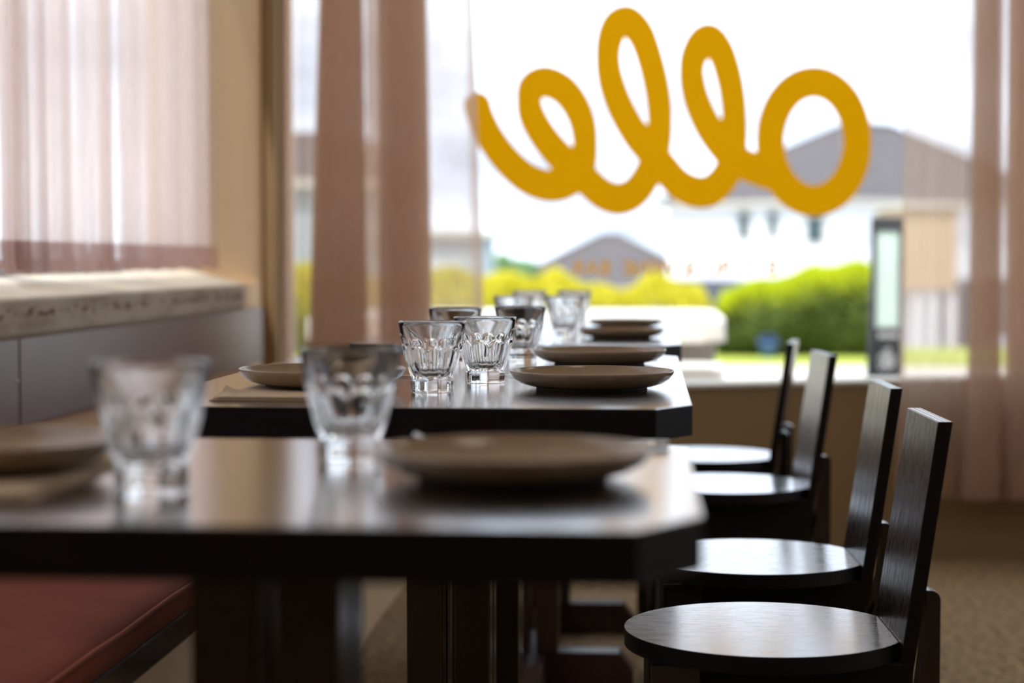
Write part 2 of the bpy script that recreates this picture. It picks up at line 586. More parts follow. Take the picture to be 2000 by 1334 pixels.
bm = bmesh.new()
add_box(bm, XL - WT, FX0, YF, YF + 0.2, 0, ZC)
tilt = math.tan(math.radians(1.5))
wl, wh = 0.521 + (FX0 - 0.11) * tilt, 0.521 + (1.3 - 0.11) * tilt
qa = [(FX0, 0), (FX1, 0), (FX1, wh), (1.3, wh), (FX0, wl)]
va = [bm.verts.new((p[0], YF, p[1])) for p in qa]
vb = [bm.verts.new((p[0], YF + 0.2, p[1])) for p in qa]
bm.faces.new(va)
bm.faces.new(list(reversed(vb)))
for k in range(5):
    bm.faces.new((va[k], vb[k], vb[(k + 1) % 5], va[(k + 1) % 5]))
add_box(bm, FX0, FX1, YF, YF + 0.2, HEAD, ZC)
add_box(bm, FX1, XR + WT, YF, YF + 0.2, 0, ZC)
struct('wall_front', bm, M['wall_front'])

# right wall with an unseen window added for fill light; solid back wall
bm = bmesh.new()
add_box(bm, XR, XR + WT, YB, 1.6, 0, ZC)
add_box(bm, XR, XR + WT, 1.6, 4.6, 0, 0.9)
add_box(bm, XR, XR + WT, 1.6, 4.6, 2.2, ZC)
add_box(bm, XR, XR + WT, 4.6, YF, 0, ZC)
struct('wall_right', bm, M['wall_back'])
bm = bmesh.new()
add_box(bm, XL - WT, XR + WT, YB - WT, YB, 0, ZC)
struct('wall_back', bm, M['wall_back'])


def window(name, axis, a0, a1, z0, z1, c0, c1, m, bars, t=0.05, panes=True):
    """frame of a window; axis 'x' or 'y' is the direction it runs along; c0..c1 is the frame depth"""
    bm = bmesh.new()

    def b(u0, u1, v0, v1):
        if axis == 'x':
            add_box(bm, u0, u1, c0, c1, v0, v1, 0.004)
        else:
            add_box(bm, c0, c1, u0, u1, v0, v1, 0.004)
    b(a0, a1, z0, z0 + t)
    b(a0, a1, z1 - t, z1)
    b(a0, a0 + t, z0 + t, z1 - t)
    b(a1 - t, a1, z0 + t, z1 - t)
    for u in bars:
        b(u - t / 2, u + t / 2, z0 + t, z1 - t)
    o = struct(name, bm, m)
    edges = [a0 + t] + [v for u in bars for v in (u - t / 2, u + t / 2)] + [a1 - t]
    cm = (c0 + c1) / 2
    for i in range(0, len(edges), 2):
        bm = bmesh.new()
        u0, u1 = edges[i], edges[i + 1]
        if axis == 'x':
            vs = [(u0, cm, z0 + t), (u1, cm, z0 + t), (u1, cm, z1 - t), (u0, cm, z1 - t)]
        else:
            vs = [(cm, u0, z0 + t), (cm, u1, z0 + t), (cm, u1, z1 - t), (cm, u0, z1 - t)]
        bm.faces.new([bm.verts.new(v) for v in vs])
        obj('pane', bm, M['pane'], o)
    return o


YG = YF + 0.10
window('window_1', 'x', FX0, FX1, FS, HEAD, YG - 0.025, YG + 0.025, M['frame_cream'], [1.15], t=0.032)
window('window_2', 'y', WL0, 5.40, SILL + 0.042, HEAD, XL - 0.225, XL - 0.185, M['frame_grey'], [2.0, 3.6], t=0.03)
window('fill_window', 'y', 1.6, 4.6, 0.9, 2.2, XR + 0.08, XR + 0.14, M['frame_grey'], [2.6, 3.6])  # unseen window, added to let more daylight into the room

# front sill: a thin cream board that climbs a little to the right, as the shop's does
bm = bmesh.new()
prof5 = ((YF - 0.014, 0.521), (YF - 0.014, 0.531), (YF - 0.010, 0.533), (YG + 0.03, 0.534), (YG + 0.03, 0.521))
rows5 = []
for x in (FX0, 1.3, FX1):
    dz = (min(x, 1.3) - 0.11) * tilt
    rows5.append([bm.verts.new((x, y, z + dz)) for y, z in prof5])
for ra, rb in zip(rows5[:-1], rows5[1:]):
    for k in range(5):
        bm.faces.new((ra[k], rb[k], rb[(k + 1) % 5], ra[(k + 1) % 5]))
bm.faces.new(rows5[0])
bm.faces.new(list(reversed(rows5[-1])))
bmesh.ops.recalc_face_normals(bm, faces=bm.faces[:])
struct('trim_1', bm, M['frame_cream'])

# left sill: weathered concrete with a cream painted top
bm = bmesh.new()
add_box(bm, XL - 0.24, XL + 0.012, WL0, WL1, 0.772, SILL - 0.006, 0.006)
sl = struct('trim_2', bm, M['concrete'])
bm = bmesh.new()
pf = [(XL + 0.008, SILL - 0.006), (XL + 0.008, SILL - 0.001), (XL + 0.004, SILL + 0.001), (XL - 0.16, SILL + 0.042), (XL - 0.24, SILL + 0.042), (XL - 0.24, SILL - 0.006)]
ra = [bm.verts.new((p[0], WL0, p[1])) for p in pf]
rb = [bm.verts.new((p[0], WL1 - 0.002, p[1])) for p in pf]
bm.faces.new(ra)
bm.faces.new(list(reversed(rb)))
for k in range(6):
    bm.faces.new((ra[k], rb[k], rb[(k + 1) % 6], ra[(k + 1) % 6]))
bmesh.ops.recalc_face_normals(bm, faces=bm.faces[:])
obj('painted_top', bm, M['sill_top'], sl)
box('track', XL - 0.168, XL - 0.146, WL0, 4.72, SILL + 0.036, SILL + 0.05, M['frame_grey'], sl, 0.002)

bm = bmesh.new()
add_box(bm, XL, XR, YF - 0.012, YF, 0, 0.075, 0.003)
struct('baseboard_front', bm, M['wall_front'])

# unseen glowing ceiling panels, added to fill the room with light
for i, (x, y) in enumerate(((0.6, -1.2), (2.6, -1.2), (0.6, 1.4), (2.6, 1.4), (2.4, 3.8))):
    t = empty('fill_light_panel', (x, y, ZC))
    bm = bmesh.new()
    add_box(bm, -0.31, 0.31, -0.31, -0.29, -0.05, 0)
    add_box(bm, -0.31, 0.31, 0.29, 0.31, -0.05, 0)
    add_box(bm, -0.31, -0.29, -0.29, 0.29, -0.05, 0)
    add_box(bm, 0.29, 0.31, -0.29, 0.29, -0.05, 0)
    obj('frame', bm, M['frame_cream'], t)
    box('diffuser', -0.29, 0.29, -0.29, 0.29, -0.045, -0.03, M['fill_light'], t)
    tag(t, ['added square fill light panel over the near end of the tables', 'added square fill light panel at the back right of the room', 'added square fill light panel right of the middle table', 'added square fill light panel by the right wall, middle of the room', 'added square fill light panel nearest the front window'][i], 'light', 'added ceiling fill panels')

# ------------------------------------------------------------------ bench along the left wall
bench = empty('bench', (-0.9, 2.9, 0))
tag(bench, 'built-in plaster bench with dark wooden frame along the left wall', 'bench')
by = 2.9
bx0, bx1 = XL - (-0.9), -0.675 + 0.9
box('plaster_base', bx0 + 0.003, bx1, 0.2 - by, YF - 0.02 - by, 0, 0.380, M['plaster'], bench, 0.012)
box('seat_board', bx0 + 0.003, -0.648 + 0.9, 0.2 - by, YF - 0.02 - by, 0.382, 0.424, M['wood_top'], bench, 0.004)
for i, (y0, y1) in enumerate(((0.25, 3.05), (3.06, YF - 0.05))):
    c = empty('seat_cushion', (-0.91, (y0 + y1) / 2, 0.425))
    hl = (y1 - y0) / 2
    hw = 0.262
    bm = bmesh.new()
    nx, ny = 10, 60
    gv = {}
    for zi in (0, 1):
        for a in range(nx + 1):
            for b_ in range(ny + 1):
                u, v = a / nx * 2 - 1, b_ / ny * 2 - 1
                x, y = u * hw, v * hl
                if zi:
                    e = (1 - abs(u) ** 6) * (1 - abs(v) ** 40)
                    z = 0.031 + 0.011 * e + 0.0022 * math.sin(y * 9 + 2 * u) * e
                else:
                    z = 0.0
                gv[zi, a, b_] = bm.verts.new((x, y, z))
    for a in range(nx):
        for b_ in range(ny):
            bm.faces.new((gv[1, a, b_], gv[1, a + 1, b_], gv[1, a + 1, b_ + 1], gv[1, a, b_ + 1]))
            bm.faces.new((gv[0, a, b_], gv[0, a, b_ + 1], gv[0, a + 1, b_ + 1], gv[0, a + 1, b_]))
    for a in range(nx):
        bm.faces.new((gv[0, a, 0], gv[0, a + 1, 0], gv[1, a + 1, 0], gv[1, a, 0]))
        bm.faces.new((gv[0, a, ny], gv[1, a, ny], gv[1, a + 1, ny], gv[0, a + 1, ny]))
    for b_ in range(ny):
        bm.faces.new((gv[0, 0, b_], gv[1, 0, b_], gv[1, 0, b_ + 1], gv[0, 0, b_ + 1]))
        bm.faces.new((gv[0, nx, b_], gv[0, nx, b_ + 1], gv[1, nx, b_ + 1], gv[1, nx, b_]))
    obj('cushion_body', bm, M['velvet'], c, True)
    # piping round the top edge
    bm = bmesh.new()
    path = [(-hw, -hl), (hw, -hl), (hw, hl), (-hw, hl)]
    for k in range(4):
        p, q = Vector((*path[k], 0.032)), Vector((*path[(k + 1) % 4], 0.032))
        n_ = 24
        prev = None
        d = (q - p).normalized()
        s = Vector((-d.y, d.x, 0))
        for i2 in range(n_ + 1):
            ct = p.lerp(q, i2 / n_) + Vector((0, 0, 0.0012 * math.sin(i2 * 2.1)))
            ring = [bm.verts.new(ct + s * 0.0036 * math.cos(t_) + Vector((0, 0, 0.0036 * math.sin(t_))))
                    for t_ in np.linspace(0, 2 * math.pi, 7)[:-1]]
            if prev:
                for m_ in range(6):
                    bm.faces.new((prev[m_], prev[(m_ + 1) % 6], ring[(m_ + 1) % 6], ring[m_]))
            prev = ring
    obj('piping', bm, M['velvet_pipe'], c, True)
    tag(c, ('rust brown velvet bench cushion with piped edge, nearer of the two beside the first table' if i == 0
            else 'rust brown velvet bench cushion further along, in the corner by the front window'),
        'cushion', 'cushions along the plaster bench')

# back rest boards fixed to the wall above the bench
jY = at_y(16, 700, 1).x
jointY = XL / (at_y(16, 700, 1.0).x)
for i, (y0, y1) in enumerate(((0.3, jointY - 0.0035), (jointY + 0.0035, 5.66))):
    t = empty('backrest_board', (XL, (y0 + y1) / 2, 0.60))
    h = (y1 - y0) / 2
    box('board', 0.001, 0.022, -h, h, 0.0, 0.168, M['panel'], t, 0.0025)
    for yy in ((h - 0.012,) if i == 0 else (-h + 0.5, h - 0.4)):
        bm = bmesh.new()
        add_lathe(bm, [(0, 0.0028), (0.003, 0.0024), (0.0046, 0.001), (0.005, 0.0)], 14)
        for v in bm.verts:
            v.co = Vector((v.co.z + 0.022, v.co.y + yy, v.co.x + 0.088))
        obj('screw', bm, M['screw'], t, True)
    tag(t, ('grey end of a mauve brown bench backrest board left of the joint' if i == 0 else
            'long mauve brown bench backrest board right of the joint, under the concrete sill'),
        'board', 'backrest boards above the bench')

# ------------------------------------------------------------------ tables
T_TOP = 0.751
T_W = 0.66


def make_table(xr, y0, depth, pedestals, label, wmat):
    t = empty('dining_table', (xr - T_W / 2, y0 + depth / 2, 0))
    hw, hd = T_W / 2, depth / 2
    cx, cy = 0.042, 0.066
    pts = [(-hw + cx, -hd), (hw - cx, -hd), (hw, -hd + cy), (hw, hd - cy), (hw - cx, hd), (-hw + cx, hd),
           (-hw, hd - cy), (-hw, -hd + cy)]
    bm = bmesh.new()
    add_prism(bm, pts, T_TOP - 0.036, T_TOP, 0.0018, 2)
    edge_faces(obj('tabletop', bm, M['wood_top'], t), M['wood_edge'])
    for py in pedestals:
        y = py - (y0 + depth / 2)
        bx = 0.02
        box('mounting_plate', bx - 0.20, bx + 0.20, y - 0.09, y + 0.09, T_TOP - 0.055, T_TOP - 0.036, M['wood'], t, 0.002)
        for ix in (-1, 1):
            for iy in (-1, 1):
                x_, y_ = bx + ix * 0.031, y + iy * 0.031
                bm = bmesh.new()
                add_box(bm, x_ - 0.0235, x_ + 0.0235, y_ - 0.0235, y_ + 0.0235, 0.08, T_TOP - 0.055, 0.0025)
                obj('post', bm, wmat, t)
        # cross foot: one beam each way, half-lapped
        bm = bmesh.new()
        pr = [(-0.215, 0.004), (-0.215, 0.035), (-0.185, 0.075), (0.185, 0.075), (0.215, 0.035), (0.215, 0.004)]
        for yy in (-0.028, 0.028):
            pass
        lo = [bm.verts.new((bx + p[0], y - 0.03, p[1])) for p in pr]
        hi = [bm.verts.new((bx + p[0], y + 0.03, p[1])) for p in pr]
        bm.faces.new(lo); bm.faces.new(list(reversed(hi)))
        for k in range(6):
            j = (k + 1) % 6
            bm.faces.new((lo[k], hi[k], hi[j], lo[j]))
        bmesh.ops.recalc_face_normals(bm, faces=bm.faces[:])
        obj('foot', bm, wmat, t)
        bm = bmesh.new()
        lo = [bm.verts.new((bx - 0.03, y + p[0], p[1] + (0.004 if p[1] > 0.03 else 0))) for p in pr]
        hi = [bm.verts.new((bx + 0.03, y + p[0], p[1] + (0.004 if p[1] > 0.03 else 0))) for p in pr]
        bm.faces.new(lo); bm.faces.new(list(reversed(hi)))
        for k in range(6):
            j = (k + 1) % 6
            bm.faces.new((lo[k], hi[k], hi[j], lo[j]))
        bmesh.ops.recalc_face_normals(bm, faces=bm.faces[:])
        obj('foot', bm, wmat, t)
    tag(t, label, 'table', 'dark wooden tables in a row')
    return t


make_table(0.036, 1.150, 0.565, [1.36], 'small dark wooden table nearest the camera, set for two and out of focus', M['wood'])
make_table(0.051, 2.085, 1.20, [2.44, 2.98], 'dark wooden table in the middle of the row, in sharp focus', M['wood'])
make_table(0.065, 3.600, 1.20, [3.98, 4.55], 'dark wooden table furthest back, closest to the front window', M['wood_red'])

# ------------------------------------------------------------------ chairs


def make_chair(label):
    c = empty('dining_chair')
    R, ch = 0.180, 0.160
    a0 = math.acos(ch / R)
    pts = [(R * math.cos(a), R * math.sin(a)) for a in np.linspace(a0, 2 * math.pi - a0, 72)]
    bm = bmesh.new()
    add_prism(bm, pts, 0.421, 0.443, 0.0016, 2)
    edge_faces(obj('seat', bm, M['wood_seat'], c), M['wood_edge'])
    # back board, leaning
    ang = math.atan(0.040 / 0.277)
    mt = Matrix.Translation((ch + 0.0005, 0, 0.443)) @ Matrix.Rotation(ang, 4, 'Y')
    bm = bmesh.new()
    add_box(bm, 0.0, 0.018, -0.108, 0.108, -0.06, 0.280, 0.0012)
    for v in bm.verts:
        if v.co.z > 0.27:                       # the top is sawn level, not square to the leaning board
            v.co.z += v.co.x * math.tan(ang)
    me_o = obj('backrest', bm, M['wood_back'], c)
    me_o.data.materials.append(M['ply'])
    me_o.data.materials.append(M['wood_edge'])
    for p in me_o.data.polygons:
        if p.normal.z > 0.9:
            p.material_index = 1
        elif abs(p.normal.y) > 0.9:
            p.material_index = 2
    me_o.matrix_local = mt
    # aprons under the seat
    box('front_apron', -0.152, -0.134, -0.085, 0.085, 0.31, 0.421, M['wood_edge'], c, 0.0015)
    for s in (-1, 1):
        box('side_apron', -0.152 if s < 0 else -0.134, 0.165, s * 0.103 - 0.009, s * 0.103 + 0.009, 0.31, 0.421, M['wood_edge'], c, 0.0015)
        box('leg', -0.150, -0.090, s * 0.1215 - 0.0095, s * 0.1215 + 0.0095, 0, 0.4205, M['wood'], c, 0.002)
        # rear leg: upright plank with a rounded top, fixed behind the backrest
        bm = bmesh.new()
        prof = [(0.170, 0.0), (0.206, 0.0), (0.206, 0.500)] + \
               [(0.194 + 0.012 * math.cos(t_), 0.500 + 0.012 * math.sin(t_)) for t_ in np.linspace(0.3, math.pi / 2, 4)] + \
               [(0.189, 0.512), (0.186, 0.45), (0.178, 0.38), (0.170, 0.36)]
        y0_, y1_ = s * 0.092 - 0.016, s * 0.092 + 0.016
        lo = [bm.verts.new((p[0], y0_, p[1])) for p in prof]
        hi = [bm.verts.new((p[0], y1_, p[1])) for p in prof]
        bm.faces.new(lo); bm.faces.new(list(reversed(hi)))
        n_ = len(prof)
        for k in range(n_):
            j = (k + 1) % n_
            bm.faces.new((lo[k], hi[k], hi[j], lo[j]))
        bmesh.ops.recalc_face_normals(bm, faces=bm.faces[:])
        obj('leg', bm, M['wood'], c)
    box('rear_rail', 0.172, 0.190, -0.076, 0.076, 0.20, 0.26, M['wood'], c, 0.0015)
    tag(c, label, 'chair', 'round-seated dark wooden chairs')
    return c


chair_spots = [
    (0.150, 2.400, 2.0, 'dark round-seated wooden chair nearest the camera, at the right of the middle table'),
    (0.168, 2.985, 2.0, 'second dark round-seated wooden chair from the camera, behind the nearest one'),
    (0.163, 3.955, 5.0, 'third dark round-seated wooden chair, its broad backrest turned pale toward the window'),
    (0.140, 4.540, -7.5, 'furthest dark round-seated wooden chair, turned edge-on below the bright window'),
]
c0 = make_chair(chair_spots[0][3])
for i, (x, y, a, lab) in enumerate(chair_spots):
    c = c0 if i == 0 else copy_tree(c0)
    c.location = (x, y, 0)
    c.rotation_euler = (0, 0, math.radians(a))
    c['label'] = lab

# ------------------------------------------------------------------ tumblers


INNER = [(0.0894, 0.0417), (0.0885, 0.0412), (0.083, 0.0394), (0.076, 0.0371), (0.068, 0.0345), (0.060, 0.0320), (0.054, 0.0304),
         (0.047, 0.0286), (0.040, 0.0266), (0.033, 0.0243), (0.027, 0.0216), (0.0228, 0.0178), (0.0203, 0.0115), (0.0196, 0.0050)]


def tumbler_mesh():
    NF, SEG = 10, 12
    n = NF * SEG
    Ht = 0.0895
    # outer radius against height (body), foot below
    zs = [0.0, 0.0008, 0.004, 0.009, 0.0135, 0.0150, 0.0158, 0.0172, 0.020, 0.024, 0.028, 0.033, 0.038, 0.043, 0.047,
          0.0495, 0.0515, 0.053, 0.0545, 0.056, 0.0575, 0.059, 0.0605, 0.062, 0.066, 0.072, 0.078, 0.084, 0.0880, 0.0892, 0.0895]

    def R(z):
        pr = [(0.0, 0.0258), (0.0008, 0.0264), (0.013, 0.0270), (0.0150, 0.0266), (0.0158, 0.0262), (0.020, 0.0280), (0.030, 0.0314),
              (0.040, 0.0343), (0.050, 0.0366), (0.060, 0.0384), (0.075, 0.0408), (0.0880, 0.0430), (0.0892, 0.0428), (0.0895, 0.0422)]
        for (a, ra), (b, rb) in zip(pr[:-1], pr[1:]):
            if z <= b:
                return ra + (rb - ra) * (z - a) / (b - a)
        return pr[-1][1]

    bm = bmesh.new()
    rings = []
    for z in zs:
        ring = []
        for k in range(n):
            th = 2 * math.pi * k / n
            u = ((k % SEG) / SEG) * 2 - 1           # -1..1 across one flute
            r = R(z)
            if z < 0.0155:
                # ten-sided foot
                r *= math.cos(math.pi / NF) / math.cos((u * math.pi / NF)) * 1.03
            elif z < 0.0625:
                # flute scooped out of the wall, ending in a round arch
                top = 0.0450 + 0.0142 * math.sqrt(max(0.0, 1 - (u / 0.98) ** 2))
                low = 0.0162
                if z < top:
                    t = min(1.0, (top - z) / 0.0022) * min(1.0, (z - low) / 0.006 + 0.55)
                    r -= t * 0.0029 * (1 - 0.95 * abs(u) ** 2.0)
                else:
                    r += 0.0003
            ring.append(bm.verts.new((r * math.cos(th), r * math.sin(th), z)))
        rings.append(ring)
    inner = INNER
    for z, r in inner:
        rings.append([bm.verts.new((r * math.cos(2 * math.pi * k / n), r * math.sin(2 * math.pi * k / n), z)) for k in range(n)])
    for a, b in zip(rings[:-1], rings[1:]):
        for k in range(n):
            l = (k + 1) % n
            bm.faces.new((a[k], a[l], b[l], b[k]))
    vt = bm.verts.new((0, 0, 0.0195))
    for k in range(n):
        bm.faces.new((rings[-1][k], rings[-1][(k + 1) % n], vt))
    # slightly hollowed underside
    r2 = [bm.verts.new((0.0225 * math.cos(2 * math.pi * k / n), 0.0225 * math.sin(2 * math.pi * k / n), 0.0012)) for k in range(n)]
    for k in range(n):
        l = (k + 1) % n
        bm.faces.new((rings[0][l], rings[0][k], r2[k], r2[l]))
    vb = bm.verts.new((0, 0, 0.0026))
    for k in range(n):
        bm.faces.new((r2[(k + 1) % n], r2[k], vb))
    me = bpy.data.meshes.new('tumbler')
    bm.normal_update()
    bm.to_mesh(me)
    bm.free()
    for p in me.polygons:
        p.use_smooth = True
    me.materials.append(M['glass'])
    return me


tm = tumbler_mesh()
glass_spots = [
    (292, 1.335, 0.1, 'blurred fluted glass tumbler furthest left on the nearest table', 'tumblers on the nearest table'),
    (684, 1.545, 0.4, 'blurred fluted glass tumbler on the nearest table, beside the right-hand plate', 'tumblers on the nearest table'),
    (844, 2.340, 0.2, 'sharp fluted glass tumbler at the front left on the middle table', 'tumblers on the middle table'),
    (947, 2.520, 0.55, 'sharp fluted glass tumbler on the middle table, beside the front right plate', 'tumblers on the middle table'),
    (889, 2.980, 0.3, 'fluted glass tumbler with only its dark rim showing behind the front pair', 'tumblers on the middle table'),
    (1016, 3.080, 0.0, 'fluted glass tumbler at the back of the middle table, beside the rear plate', 'tumblers on the middle table'),
    (1103, 3.980, 0.15, 'soft bright glass tumbler on the furthest table, nearest its plates', 'tumblers on the furthest table'),
    (1003, 3.930, 0.35, 'glass tumbler on the furthest table, half hidden behind the rear middle-table tumbler', 'tumblers on the furthest table'),
    (1034, 4.600, 0.5, 'glass tumbler at the back left of the furthest table, pale rim against the hedge', 'tumblers on the furthest table'),
    (1122, 4.620, 0.1, 'glass tumbler at the back of the furthest table, behind the soft bright one', 'tumblers on the furthest table'),
]
for px, Y, rz, lab, grp in glass_spots:
    o = bpy.data.objects.new('tumbler', tm)
    COL.objects.link(o)
    o.location = (X_at(px, Y), Y, T_TOP + 0.0002)
    o.rotation_euler = (0, 0, rz)
    if Y < 2:
        o.scale = (1.0, 1.0, 1.05)
    tag(o, lab, 'glass', grp)

# ------------------------------------------------------------------ plates


def make_plate():
    p = empty('dinner_plate')
    bm = bmesh.new()
    prof = [(0.0, 0.0062), (0.055, 0.0062), (0.078, 0.0068), (0.090, 0.0092), (0.099, 0.0145), (0.1045, 0.0205), (0.1056, 0.0226),
            (0.1062, 0.0236), (0.1070, 0.0236), (0.1074, 0.0226), (0.1066, 0.0196), (0.1015, 0.0128), (0.0925, 0.0070),
            (0.081, 0.0036), (0.072, 0.0026)]
    add_lathe(bm, prof, 96)
    obj('dish', bm, M['plate'], p, True)
    bm = bmesh.new()
    add_lathe(bm, [(0.073, 0.0034), (0.0725, 0.0004), (0.0715, 0.0), (0.0665, 0.0), (0.0655, 0.0004), (0.064, 0.0030), (0.0, 0.0030)], 96)
    obj('foot_ring', bm, M['plate_foot'], p, True)
    tag(p, 'plate', 'plate', 'taupe stoneware plates')
    return p


NZ = 0.0052
plate_spots = [
    (X_at(1003, 1.425), 1.425, 0, 1.0, 'blurred taupe stoneware plate at the right of the nearest table', 'plates on the right side of the tables'),
    (X_at(1156, 2.420), 2.420, 0, 1.0, 'sharp taupe stoneware plate at the front right of the middle table', 'plates on the right side of the tables'),
    (X_at(1171, 2.985), 2.985, 0, 1.0, 'taupe stoneware plate at the back right of the middle table', 'plates on the right side of the tables'),
    (X_at(1214, 3.960), 3.960, 0, 0.86, 'taupe stoneware plate at the front right of the furthest table', 'plates on the right side of the tables'),
    (X_at(1222, 4.560), 4.560, 0, 0.86, 'taupe stoneware plate at the back right of the furthest table', 'plates on the right side of the tables'),
    (-0.520, 1.42, 1, 0.98, 'blurred taupe plate on a napkin at the left edge of the nearest table', 'plates on the bench side of the tables'),
    (X_at(470, 2.36) + 0.106, 2.36, 1, 1.0, 'taupe plate with lit rim on tan napkins at the left of the middle table', 'plates on the bench side of the tables'),
]
p0 = make_plate()
for i, (x, y, nap, sc, lab, grp) in enumerate(plate_spots):
    p = p0 if i == 0 else copy_tree(p0)
    p.location = (x, y, T_TOP + 0.0002 + (NZ if nap else 0))
    p.scale = (sc, sc, sc)
    p.rotation_euler = (0, 0, i * 0.7)
    p['label'] = lab
    p['group'] = grp

# ------------------------------------------------------------------ folded napkins (three folded layers, a turned-up corner)


def make_napkin(name_loc, x0, x1, y0, y1, label, curl):
    t = empty('napkin', name_loc)
    z = 0.0
    for k in range(3):
        n_, m_ = 16, 14
        bm = bmesh.new()
        g = {}
        ins = 0.003 * k
        zt = 0.0004 + k * 0.0017
        for side in (0, 1):
            for a in range(n_ + 1):
                for b_ in range(m_ + 1):
                    u, v = a / n_, b_ / m_
                    x = x0 + ins + (x1 - x0 - 2 * ins) * u
                    y = y0 + ins * 0.5 + (y1 - y0 - ins) * v
                    zz = zt + 0.0004 * math.sin(u * 9 + k) * math.sin(v * 7) * (k > 0)
                    if k == 2 and curl:
                        d = max(0.0, 0.10 - u) / 0.10 * max(0.0, 0.22 - abs(v - 0.22)) / 0.22
                        zz += 0.010 * d * d
                    g[side, a, b_] = bm.verts.new((x, y, zz + side * 0.0010))
        for a in range(n_):
            for b_ in range(m_):
                bm.faces.new((g[1, a, b_], g[1, a + 1, b_], g[1, a + 1, b_ + 1], g[1, a, b_ + 1]))
                bm.faces.new((g[0, a, b_], g[0, a, b_ + 1], g[0, a + 1, b_ + 1], g[0, a + 1, b_]))
        for a in range(n_):
            bm.faces.new((g[0, a, 0], g[0, a + 1, 0], g[1, a + 1, 0], g[1, a, 0]))
            bm.faces.new((g[0, a, m_], g[1, a, m_], g[1, a + 1, m_], g[0, a + 1, m_]))
        for b_ in range(m_):
            bm.faces.new((g[0, 0, b_], g[1, 0, b_], g[1, 0, b_ + 1], g[0, 0, b_ + 1]))
            bm.faces.new((g[0, n_, b_], g[0, n_, b_ + 1], g[1, n_, b_ + 1], g[1, n_, b_]))
        obj('layer', bm, M['napkin'], t, True)
    tag(t, label, 'napkin', 'folded napkins under the left plates')
    return t


make_napkin((-0.42, 2.30, T_TOP), -0.100, 0.085, -0.135, 0.16,
            'folded tan napkin with a turned-up corner under the middle table plate', True)
make_napkin((-0.51, 1.40, T_TOP), -0.10, 0.082, -0.15, 0.13,
            'folded tan napkin under the blurred left plate of the nearest table', False)

# ------------------------------------------------------------------ cutlery


def strip(name, pts, ws, th, m, parent):
    """flat bar following pts (x,z) along x with half widths ws"""
    bm = bmesh.new()
    prev = None
    for (x, z), hw_ in zip(pts, ws):
        ring = [bm.verts.new((x, -hw_, z)), bm.verts.new((x, hw_, z)), bm.verts.new((x, hw_ * 0.8, z + th)), bm.verts.new((x, -hw_ * 0.8, z + th))]
        if prev:
            for k in range(4):
                bm.faces.new((prev[k], prev[(k + 1) % 4], ring[(k + 1) % 4], ring[k]))
        else:
            bm.faces.new(list(reversed(ring)))
        prev = ring
    bm.faces.new(prev)
    bmesh.ops.recalc_face_normals(bm, faces=bm.faces[:])
    return obj(name, bm, m, parent, True)


def make_fork():
    t = empty('fork')
    strip('handle', [(0.0, 0.0015), (0.03, 0.0012), (0.07, 0.004), (0.11, 0.009), (0.128, 0.0085)],
          [0.0085, 0.0075, 0.005, 0.0035, 0.009], 0.0022, M['steel'], t)
    for k in range(4):
        dy = (k - 1.5) * 0.0056
        o = strip('tine', [(0.127, 0.0085), (0.145, 0.0055), (0.165, 0.0050), (0.180, 0.0095), (0.190, 0.0140)],
                  [0.0021, 0.0019, 0.0017, 0.0014, 0.0008], 0.0016, M['steel'], t)
        o.location.y = dy
    return t


def make_knife():
    t = empty('table_knife')
    strip('handle', [(0.0, 0.001), (0.02, 0.001), (0.06, 0.0012), (0.095, 0.0016)], [0.0075, 0.0085, 0.0070, 0.0050], 0.0048, M['steel'], t)
    strip('blade', [(0.094, 0.0016), (0.11, 0.001), (0.15, 0.001), (0.19, 0.001), (0.208, 0.001)], [0.0060, 0.0092, 0.0100, 0.0085, 0.0015],
          0.0016, M['steel'], t)
    return t


f0, k0 = make_fork(), make_knife()
cut = [('f', -0.178, 2.585, 0, 'steel fork on the middle table, tines showing behind the front right plate', 'forks'),
       ('k', -0.205, 2.640, 0, 'steel knife on the middle table lying between the two right-hand plates', 'knives'),
       ('f', -0.205, 1.615, 0, 'blurred steel fork at the far edge of the nearest table', 'forks'),
       ('k', -0.190, 1.655, 0, 'blurred steel knife beside the fork at the far edge of the nearest table', 'knives'),
       ('f', -0.175, 3.125, 0, 'steel fork on the middle table behind the rear right plate', 'forks'),
       ('k', -0.31, 2.62, 1, 'steel knife at the left of the middle table, behind the plate on napkins', 'knives')]
used = set()
for kd, tipx, y, flip, lab, grp in cut:
    base = f0 if kd == 'f' else k0
    o = base if kd not in used else copy_tree(base)
    used.add(kd)
    L = 0.190 if kd == 'f' else 0.208
    if flip:
        o.rotation_euler = (0, 0, 0)
        o.location = (tipx - L, y, T_TOP + 0.0004)
    else:
        o.rotation_euler = (0, 0, math.pi)
        o.location = (tipx + L, y, T_TOP + 0.0004)
    tag(o, lab, 'fork' if kd == 'f' else 'knife', grp + ' on the tables')

# ------------------------------------------------------------------ curtains


